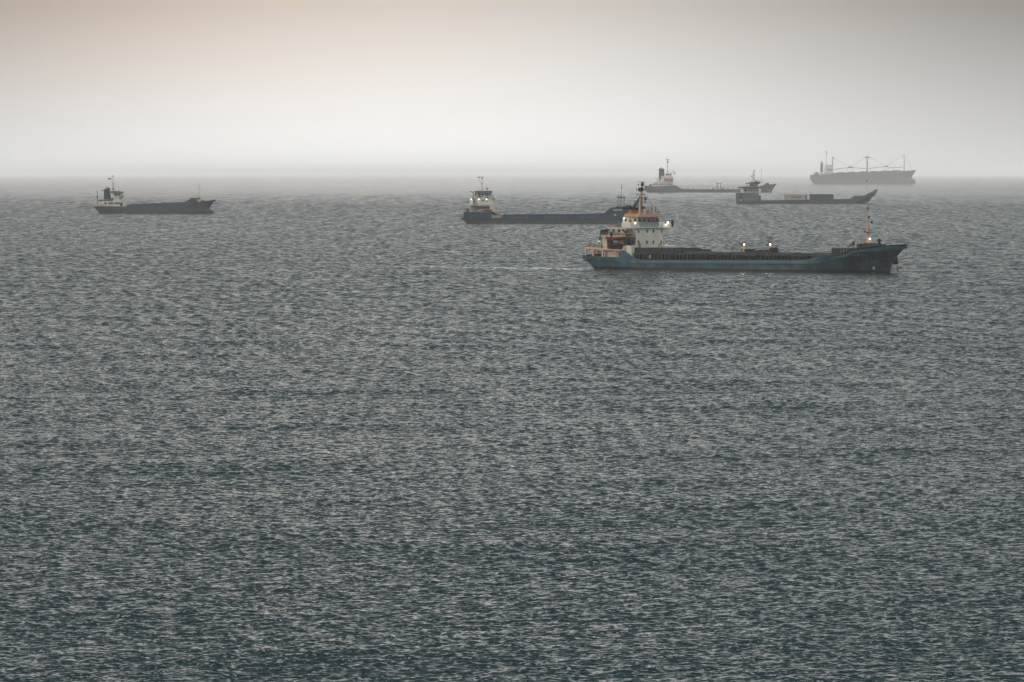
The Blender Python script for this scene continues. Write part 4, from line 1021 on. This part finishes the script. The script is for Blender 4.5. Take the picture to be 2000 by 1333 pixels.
# ================================================================== TANKER
def tanker():
    S = Ship(1507, 376.4, R(-3)); P = S.P
    root = S.root('tanker', 'hazy grey tanker with low pipe-laden deck and white aft house, passing behind the landing craft', 'tanker')
    B = 20.; hb = -10.
    top = top_of(S, [(1260, 362.9, hb), (1274, 365, hb), (1300, 364, hb), (1315, 362.4, hb), (1321, 362.4, hb), (1330, 368.4, hb), (1339, 370.2, hb), (1440, 370.2, hb), (1476, 368.8, hb), (1484, 366.5, hb), (1492, 362.8, -9), (1505, 360.8, -5), (1516.8, 359.2, 0)])
    aft = prof(S, [(1270, 380), (1267, 377.2), (1261.5, 372.5), (1260, 362.9)], hb)
    fwd = prof(S, [(1505, 379), (1507, 376), (1508.5, 371.7), (1516.8, 359.2)])
    hm = paint('tanker grey hull', (.035, .045, .05), rust=.08, mottle=.1)
    hull('hull', hm, root, aft, fwd, top, B, Le=(.2, .12), pe=(1.8, 2.2), n=80)
    wy = -7.
    m = box_p(S, 1274.5, 1315, 358, 366, wy - 1.5, -wy + 1.5); h1 = m.build('deckhouse', WHITE, root)
    for u in (1277, 1281, 1288, 1292, 1296, 1302, 1306, 1310): box_p(S, u, u + 2.4, 359.4, 361.6, wy - 1.6, wy - 1.4).build('window', GLASS, h1)
    m = MB(); box_p(S, 1275.5, 1299, 355, 358.1, wy, -wy, .8, m=m); box_p(S, 1281, 1296.5, 351.8, 355, wy, -wy, 2.2, m=m); m.build('casing', WHITE, root, bevel=.4)
    m = box_p(S, 1298, 1315, 346, 358.1, wy, -wy); br = m.build('bridge_tower', WHITE, root, bevel=.1)
    m = box_p(S, 1291.5, 1297.5, 344, 352, wy + 2, -wy); m.build('locker_house', WHITE, root)
    m = MB(); m.prism([(P(u, v, 0).x, P(u, v, 0).z) for u, v in ((1287, 352.5), (1287, 330.3), (1289, 329), (1297.2, 330.2), (1297.2, 352.5))], -2.6, 2.6); fu = m.build('funnel', paint('tanker funnel', (.04, .045, .05), rust=0), root, bevel=.2)
    m = MB(); m.tube([P(1291, 329.5, 0), P(1290.4, 327, 0)], .45, 8); m.tube([P(1293.5, 329.5, 0), P(1293.5, 328, 0)], .4, 8); m.build('exhaust_pipe', BLACK, fu)
    m = MB(); box_p(S, 1299, 1313, 338.5, 346, -6.5, 6.5, .8, .3, m=m); w_ = m.build('wheelhouse', WHITE, root, bevel=.1)
    for u in (1301, 1304.5, 1308): box_p(S, u, u + 2.4, 340.3, 342.6, -6.45, -6.2).build('window', GLASS, w_)
    m = MB(); m.tube([P(1303.6, 340, 0), P(1303.6, 311, 0)], .45, 6, .2); mm = m.build('main_mast', paint('mast grey', (.25, .23, .2)), root)
    m = MB(); m.tube([P(1300.5, 312.3, 0), P(1307, 312.3, 0)], .3); m.tube([P(1300.6, 309.6, 0), P(1300.8, 313, 0)], .2); m.tube([P(1305.8, 310.3, 0), P(1306, 313, 0)], .2); m.box(P(1303, 318, 0).x, P(1305, 318, 0).x, -.5, .5, P(1303, 319, 0).z, P(1303, 314, 0).z); m.tube([P(1303.6, 318.5, 0), P(1308, 317, 0)], .25)
    m.build('radar', DARK, mm)
    m = MB(); m.tube([P(1316, 346, -2), P(1315.5, 324, -2)], .12); m.ball(P(1315.5, 335.5, -2), 1.25, .9); m.ball(P(1317, 338.5, -2), 1.0, .8); m.tube([P(1312, 340, -2), P(1320, 341, -2)], .2); m.ball(P(1306, 335, -2), .7); m.build('satellite_dome', paint('dome grey', (.35, .35, .34)), root, smooth=True)
    m = MB()
    for u, v in ((1309, 331), (1312, 334), (1319.5, 335), (1302, 333)): m.tube([P(u, 342, -3), P(u, v, -3)], .13)
    m.build('antenna', paint('grey rail', (.2, .2, .19)), root)
    p = P(1306, 352.7, wy - 1.6); Lb = P(1314, 352, wy - 1.5).x - P(1296, 352, wy - 1.5).x
    lifeboat(S, (p.x, wy - 1.6, p.z), Lb, 3.2, 3.2, PALEORANGE, 'pale orange enclosed lifeboat beside the bridge of the hazy tanker', True)
    m = MB(); m.box(P(1268, 361, -3).x, P(1274, 361, -3).x, -4, 2, P(1270, 365, -3).z, P(1270, 360, -3).z, .8, .5); m.build('stern_winch', DARK, root, bevel=.3)
    m = MB(); m.tube([P(1283.4, 358, -4), P(1283.4, 347.5, -4)], .6, 6, .3); m.build('stern_crane', paint('tanker funnel', (.04, .045, .05)), root)
    # pipes and catwalk along the deck
    m = MB()
    for v, y in ((364.6, -1), (361.8, -1), (366.6, -4)): m.tube([P(1323, v + .6, y), P(1484, v + .2, y)], .16, 4)
    for i in range(36): u = 1325 + i * 4.4; m.tube([P(u, 371, -1), P(u, 361.8 if i % 2 else 364.6, -1)], .11, 4)
    m.build('catwalk', paint('pipe grey', (.14, .15, .15)), root)
    m = MB()
    for i in range(15): u = 1332 + i * 9.8; box_p(S, u, u + random.uniform(2, 5), 368.6 - random.random() * 1.6, 371, -6, -3, .2, .2, m=m)
    m.build('deck_manifold', paint('pipe grey', (.14, .15, .15)), root)
    m = MB()
    for u in (1401.5, 1407.6): m.tube([P(u, 371, 0), P(u, 358, 0)], .4, 6)
    m.tube([P(1399, 358, 0), P(1408.5, 358, 0)], .4, 6); m.tube([P(1408, 365, 0), P(1410, 371, 0)], .3); m.build('hose_crane', paint('crane dark', (.06, .065, .07)), root)
    box_p(S, 1393.5, 1400, 365.3, 371, -5, 0).build('deck_cabin', WHITE, root)
    m = pole(S, 1486.8, 332, 362, 0, .3, .12); fm = m.build('foremast', paint('mast grey', (.25, .23, .2)), root)
    m = MB(); m.ball(P(1487.4, 332.2, 0), .55); m.ball(P(1489, 343, 0), .4); m.build('signal_ball', DARK, fm)
    m = MB(); m.prism([(P(u, v, 0).x, P(u, v, 0).z) for u, v in ((1491, 363), (1495, 358.3), (1500, 357.3), (1503, 361.5))], -4, 4); m.build('windlass_house', paint('tanker funnel', (.04, .045, .05)), root)
    p = P(1503, 372.6, -3.5); m = MB(); m.ball(tuple(p), .7, .9); m.build('anchor', WHITE_MARK, root)
tanker()

# ================================================================== LANDING CRAFT with containers
def landing_craft():
    S = Ship(1692, 398.9, R(-8)); P = S.P
    root = S.root('landing_craft', 'landing craft with pointed upswept bow ramp and blue box-like stern, carrying two containers', 'landing craft')
    B = 16.; hb = -8.
    top = top_of(S, [(1444, 377.2, hb), (1486.6, 377.8, hb), (1487.2, 392.2, hb), (1560, 391, hb), (1672, 389.4, hb), (1678, 383, hb), (1698, 382.4, hb), (1703, 377.6, -6), (1706, 375.6, -5)])
    aft = prof(S, [(1447, 403), (1446, 400.7), (1444, 396), (1444, 377.2)], hb)
    fwd = prof(S, [(1684, 400.6), (1691, 398.5), (1698.5, 394.7), (1704.5, 388), (1709, 375)], -4)
    hm = paint('teal hull', (.018, .034, .037), rust=.06, mottle=.1)
    hull('hull', hm, root, aft, fwd, top, B, Le=(.12, .06), pe=(2., 2.8), La=(.03, .03), wa=(.9, 1.), n=80, inset=.6, well=2.)
    m = MB(); m.prism([(P(u, v, -4).x, P(u, v, -4).z) for u, v in ((1702, 380), (1704.5, 376), (1706, 376.3), (1712.4, 370.5), (1714.6, 370.5), (1706.5, 384.5))], -5.2, 5.2); m.build('bow_ramp', hm, root)
    m = box_p(S, 1449.8, 1481, 377.6, 392.4, hb - .12, hb + .2); m.build('side_panel', paint('mid blue panel', (.045, .10, .125), rust=.05, mottle=.08), root)
    m = box_p(S, 1445, 1449.2, 389.8, 393, hb - .1, hb + .2); m.build('hull_mark', paint('pale panel', (.25, .29, .30), rust=0), root)
    box_p(S, 1449.7, 1452.8, 390.3, 392.9, hb - .2, hb).build('side_door', DARK, root); box_p(S, 1484, 1486, 386.5, 388.2, hb - .1, hb + .1).build('hull_mark', paint('pale panel', (.25, .29, .30)), root)
    cream = paint('cream paint', (.50, .42, .33))
    m = box_p(S, 1452, 1481, 368.6, 377.4, -6, 6); h1 = m.build('deckhouse', cream, root)
    for u0, u1 in ((1453.3, 1458.5), (1461.5, 1464.2), (1467, 1469.5), (1472.3, 1474.5), (1478, 1480.5)): box_p(S, u0 + .5, u1 - .4, 371, 374.2, -6.1, -5.9).build('window', paint('shadow grey', (.06, .06, .055)), h1)
    m = MB(); box_p(S, 1448.5, 1487, 365.2, 368.5, -7.2, 7.2, m=m); m.build('bridge_deck', paint('deck teal', (.04, .055, .05)), root)
    box_p(S, 1448.2, 1450, 368.6, 377, hb + .2, hb + 1).build('exhaust_trunk', WHITE_MARK, root)
    box_p(S, 1481.8, 1486.4, 368.6, 382, hb - .3, hb + 1).build('exhaust_trunk', WHITE_MARK, root)
    m = box_p(S, 1455.3, 1463.5, 360.3, 366, -6.6, -2); m.build('liferaft_canister', WHITE, root, bevel=.3)
    m = box_p(S, 1464, 1480.5, 359.8, 365.4, -4.6, 4.6, 0., 0.); w_ = m.build('wheelhouse', paint('pale grey', (.30, .34, .33)), root)
    for u in (1465.5, 1469, 1472.6, 1476.2): box_p(S, u, u + 2.2, 361.3, 363.6, -4.7, -4.5).build('window', GLASS, w_)
    m = MB(); m.prism([(P(u, v, 0).x, P(u, v, 0).z) for u, v in ((1463, 359.8), (1480, 359.8), (1483, 357.5), (1483, 355.5), (1463, 356.5))], -5.4, 5.4); m.build('wheelhouse_roof', paint('roof dark', (.05, .06, .06)), w_)
    m = MB(); m.ball(P(1457.7, 358.7, -4), .9, .6); m.ball(P(1462, 358.2, -4), .7, .8); m.build('satellite_dome', BLACK, root)
    m = MB()
    for u, v in ((1467.5, 353), (1476.2, 352), (1479.5, 352), (1482.5, 352.5)): m.tube([P(u, 357, -1), P(u, v, -1)], .17)
    m.box(P(1474.5, 355, -1).x, P(1478, 355, -1).x, -1.5, -.5, P(1476, 356.5, -1).z, P(1476, 353.8, -1).z); m.build('antenna', DARK, root)
    m = pole(S, 1471, 333, 358, 0, .4, .12); mm = m.build('main_mast', paint('mast buff', (.36, .28, .20)), root)
    m = MB()
    for u, v in ((1473.6, 332.8), (1473.6, 335.7), (1472.4, 340), (1473.5, 342.7), (1472.4, 347), (1473.5, 350)): m.ball(P(u, v, 0), .42, 1.1)
    m.build('signal_ball', DARK, mm); flag(S, 1466, 1470, 343.3, 345.2, FLAGRED, mm)
    m = MB(); m.tube([P(1692.8, 383, 0), P(1692.8, 354, 0)], .14, 5, .09); fm = m.build('foremast', paint('mast buff', (.36, .28, .20)), root)
    m = MB(); m.ball(P(1693, 354.5, 0), .55, 1.2); m.ball(P(1692.8, 352.3, 0), .3, 1.2); m.build('signal_ball', BLACK, fm)
    m = MB()
    for i in range(24): u = 1492 + i * 7.4; v = interp([(1487, 392.2), (1672, 389.4)], u); m.box(P(u, v, hb).x, P(u + 1, v, hb).x, hb, hb + .4, P(u, v + .3, hb).z, P(u, v - .7, hb).z)
    m.build('bulwark_stanchion', hm, root)
    # containers on deck
    for (u0, u1, v0, v1, col, lab, txt) in ((1533.5, 1577, 380.4, 391.2, paint('cream container', (.42, .37, .29), rust=.1, mottle=.06), 'cream shipping container with dark lettering on the landing craft deck, nearer its bridge', True),
                                            (1583, 1628, 379.8, 390.6, paint('dark container', (.014, .026, .032), rust=.05), 'dark shipping container without lettering on the landing craft deck, nearer its bow', False)):
        a, b = P(u0, v1, -4), P(u1, v0, -4); base = ((a.x + b.x) / 2, -2.0, a.z)
        r_ = S.root('shipping_container', lab, 'container', 'containers on the landing craft deck', base=base)
        m = MB(off=base); m.box(a.x, b.x, -4, 0, a.z, b.z)
        n = 34
        for i in range(n):
            x = a.x + .5 + (b.x - a.x - 1) * i / (n - 1); m.box(x - .08, x + .08, -4.06, -4, a.z + .35, b.z - .35)
        m.build('container_body', col, r_)
        m = MB(off=base); fr = .22
        for z in (a.z, b.z - fr): m.box(a.x, b.x, -4.14, -3.98, z, z + fr)
        for x in (a.x, b.x - fr): m.box(x, x + fr, -4.15, -3.97, a.z, b.z)
        m.build('container_frame', col, r_)
        if txt:
            p = P(1555, 385.6, -4.12); lettering('CMA CGM', 1.5, (p.x, -4.12, p.z), paint('navy lettering', (.03, .04, .06), rust=0), r_, off=base, ext=.06, sx=1.1)
            m = MB(off=base); m.box(b.x - 1.6, b.x - .4, -4.17, -4, a.z, b.z - .1); m.build('container_door', paint('container door dark', (.10, .10, .09)), r_)
landing_craft()

# ================================================================== BULK CARRIER, far off
def bulk_carrier():
    S = Ship(1780, 359.6, R(-1)); P = S.P
    root = S.root('bulk_carrier', 'farthest and palest ship, bulk carrier with three cargo masts and reddish lower hull', 'bulk carrier')
    B = 28.; hb = -14.
    top = top_of(S, [(1583, 343.5, hb), (1586, 342, hb), (1622, 341, hb), (1630, 338.2, hb), (1692, 336.4, hb), (1747, 334, hb), (1771, 334.4, -12), (1780, 333.4, -7), (1789.4, 332.6, 0)])
    aft = prof(S, [(1597, 363), (1595, 360.8), (1588, 357.4), (1584.3, 353), (1583, 343.5)], hb)
    fwd = prof(S, [(1787.8, 362), (1788.2, 359), (1787.6, 352), (1784, 349.4), (1780, 348.2), (1781.2, 345), (1789.4, 332.5)])
    hm = paint('hazed bulk hull', (.075, .09, .105), rust=.05, col2=(.15, .088, .066), split=10.2, mottle=.1, streak=.3)  # hull colours lightened to carry part of the distance haze
    hull('hull', hm, root, aft, fwd, top, B, Le=(.2, .12), pe=(1.7, 2.2), n=80)
    W = paint('hazed white', (.60, .60, .58), rust=0)
    m = MB(); box_p(S, 1601, 1630, 337.5, 343, -11, 11, m=m); h = m.build('deckhouse', W, root)
    for i in range(7): box_p(S, 1603 + i * 3.2, 1604.4 + i * 3.2, 339, 340.6, -11.1, -10.9).build('window', GLASS, h)
    m = MB(); box_p(S, 1611, 1627.5, 327, 337.6, -9, 9, m=m); h = m.build('bridge_tower', W, root)
    for i in range(4): box_p(S, 1613.5 + i * 3.2, 1615 + i * 3.2, 323.6, 325.2, -8.5, -8.3).build('window', GLASS, h)
    m = MB(); box_p(S, 1612.5, 1625.5, 322.3, 327, -8.4, 8.4, m=m); m.build('wheelhouse', W, root)
    m = box_p(S, 1602.4, 1608, 318, 337, -3.5, 3.5, .3, .3); fu = m.build('funnel', paint('bulk funnel', (.06, .10, .13), rust=0), root, bevel=.3)
    m = MB(); m.tube([P(1605.5, 318, 0), P(1605, 314, 0)], .9, 8, .6); m.build('exhaust_pipe', DARK, fu)
    m = MB(); m.tube([P(1614, 328, 0), P(1614, 296, 0)], .7, 6, .35); mm = m.build('main_mast', paint('mast grey', (.25, .23, .2)), root)
    m = MB(); m.tube([P(1611.7, 297, 0), P(1617.5, 297, 0)], .4); m.tube([P(1612, 301.5, 0), P(1616.5, 301.5, 0)], .4); m.tube([P(1612.4, 294, 0), P(1612.4, 297, 0)], .25); m.ball(P(1613.8, 298.5, 0), 1.0); m.build('radar', DARK, mm)
    p = P(1620.5, 332.6, -10.5); Lb = P(1626.5, 330, -10).x - P(1614.5, 330, -10).x
    lifeboat(S, (p.x, -10.6, p.z), Lb, 3.6, 3.6, PALEORANGE, 'faint orange lifeboat beside the bridge of the farthest bulk carrier', True)
    m = MB(); box_p(S, 1591, 1599, 336.8, 342, -6, 6, 1., m=m); m.build('poop_house', paint('casing grey', (.08, .09, .09)), root)
    m = MB(); m.rail([P(1588, 342, -10), P(1601, 341.5, -10)], 2.5, 2.2, .2, 2); m.build('poop_railing', paint('pipe grey', (.14, .15, .15)), root)
    post = paint('crane post', (.30, .28, .25), rust=.1)
    def cargo_mast(u, v0, v1, r, heads):
        m = MB(); m.tube([P(u, v1, 0), P(u, (v0 + v1) / 2, 0), P(u, v0, 0)], r * 1.15, 8, r * .75); m.tube([P(u, v1 - 1, 0), P(u, v1 - 6, 0)], r * 1.7, 8, r); o = m.build('cargo_mast', post, root, smooth=True)
        m = MB()
        for du in heads: m.tube([P(u, v0 + 3, 0), P(u + du, v0 + 3.5, 0)], r * .6, 6); m.ball(P(u + du, v0 + 3.6, 0), r * .85)
        m.build('mast_head_sheave', paint('crane dark', (.06, .065, .07)), o)
    cargo_mast(1626, 306, 340, 1.5, (3.6,)); cargo_mast(1693.8, 304.3, 337, 1.9, (-4.4, 4)); cargo_mast(1766, 301.6, 335, 1.0, (-4.2,))
    dk = paint('crane dark', (.06, .065, .07))
    for a, b in (((1629, 331.5), (1656, 328)), ((1691, 329.8), (1666, 327.8)), ((1697, 329.4), (1732, 325.3)), ((1764, 327), (1735, 328.3))):
        m = MB(); m.tube([P(*a, 0), P(*b, 0)], .65, 6, .5); m.build('derrick_boom', dk, root)
    for a, b in (((1630, 310.5), (1658, 325)), ((1689, 308.5), (1665, 324.5)), ((1698.5, 307.5), (1728, 323.5)), ((1761.5, 304.5), (1734.5, 323.5)), ((1768, 305), (1780, 332))):
        m = MB(); m.tube([P(*a, 0), P(*b, 0)], .28, 4); m.build('topping_wire', dk, root)
    for u0, u1, v0 in ((1655.5, 1666, 327), (1727.5, 1734.5, 325)):
        m = MB(); m.prism([(P(u, v, 0).x, P(u, v, 0).z) for u, v in ((u0, v0 + 1), (u0 + 2, v0 - 1.2), (u1 - 2, v0 - 1.4), (u1, v0), (u1 - 1, v0 + 1.4), (u0 + 1, v0 + 1.4))], -2.5, 2.5)
        for u in (u0 + .3, u1 - .6): m.tube([P(u, v0 + 1, 0), P(u, v0 + 11, 0)], .35, 5)
        m.build('boom_crutch', dk, root)
    for i in range(6):
        u = 1636 + i * 21.5
        if abs(u - 1693.8) < 6: u += 8
        v = interp([(1630, 338.2), (1747, 334)], u); box_p(S, u, u + 15, v - 1.2, v + 3, -9, 9, .5, .5).build('hatch_cover', paint('casing grey', (.08, .09, .09)), root)
bulk_carrier()

# ------------------------------------------------------------------ haze
def haze():
    q = NT('haze air')
    v = q.n('ShaderNodeVolumePrincipled')
    v.inputs['Color'].default_value = (.99, .99, .99, 1)
    v.inputs['Density'].default_value = 3.5e-5
    v.inputs['Anisotropy'].default_value = 0.0
    o = q.n('ShaderNodeOutputMaterial'); q.l(v.outputs[0], o.inputs['Volume'])
    m = MB(); m.box(-152000, 152000, -3000, 152000, -3, 90)
    h = m.build('haze', q.m); h['kind'] = 'stuff'
haze()
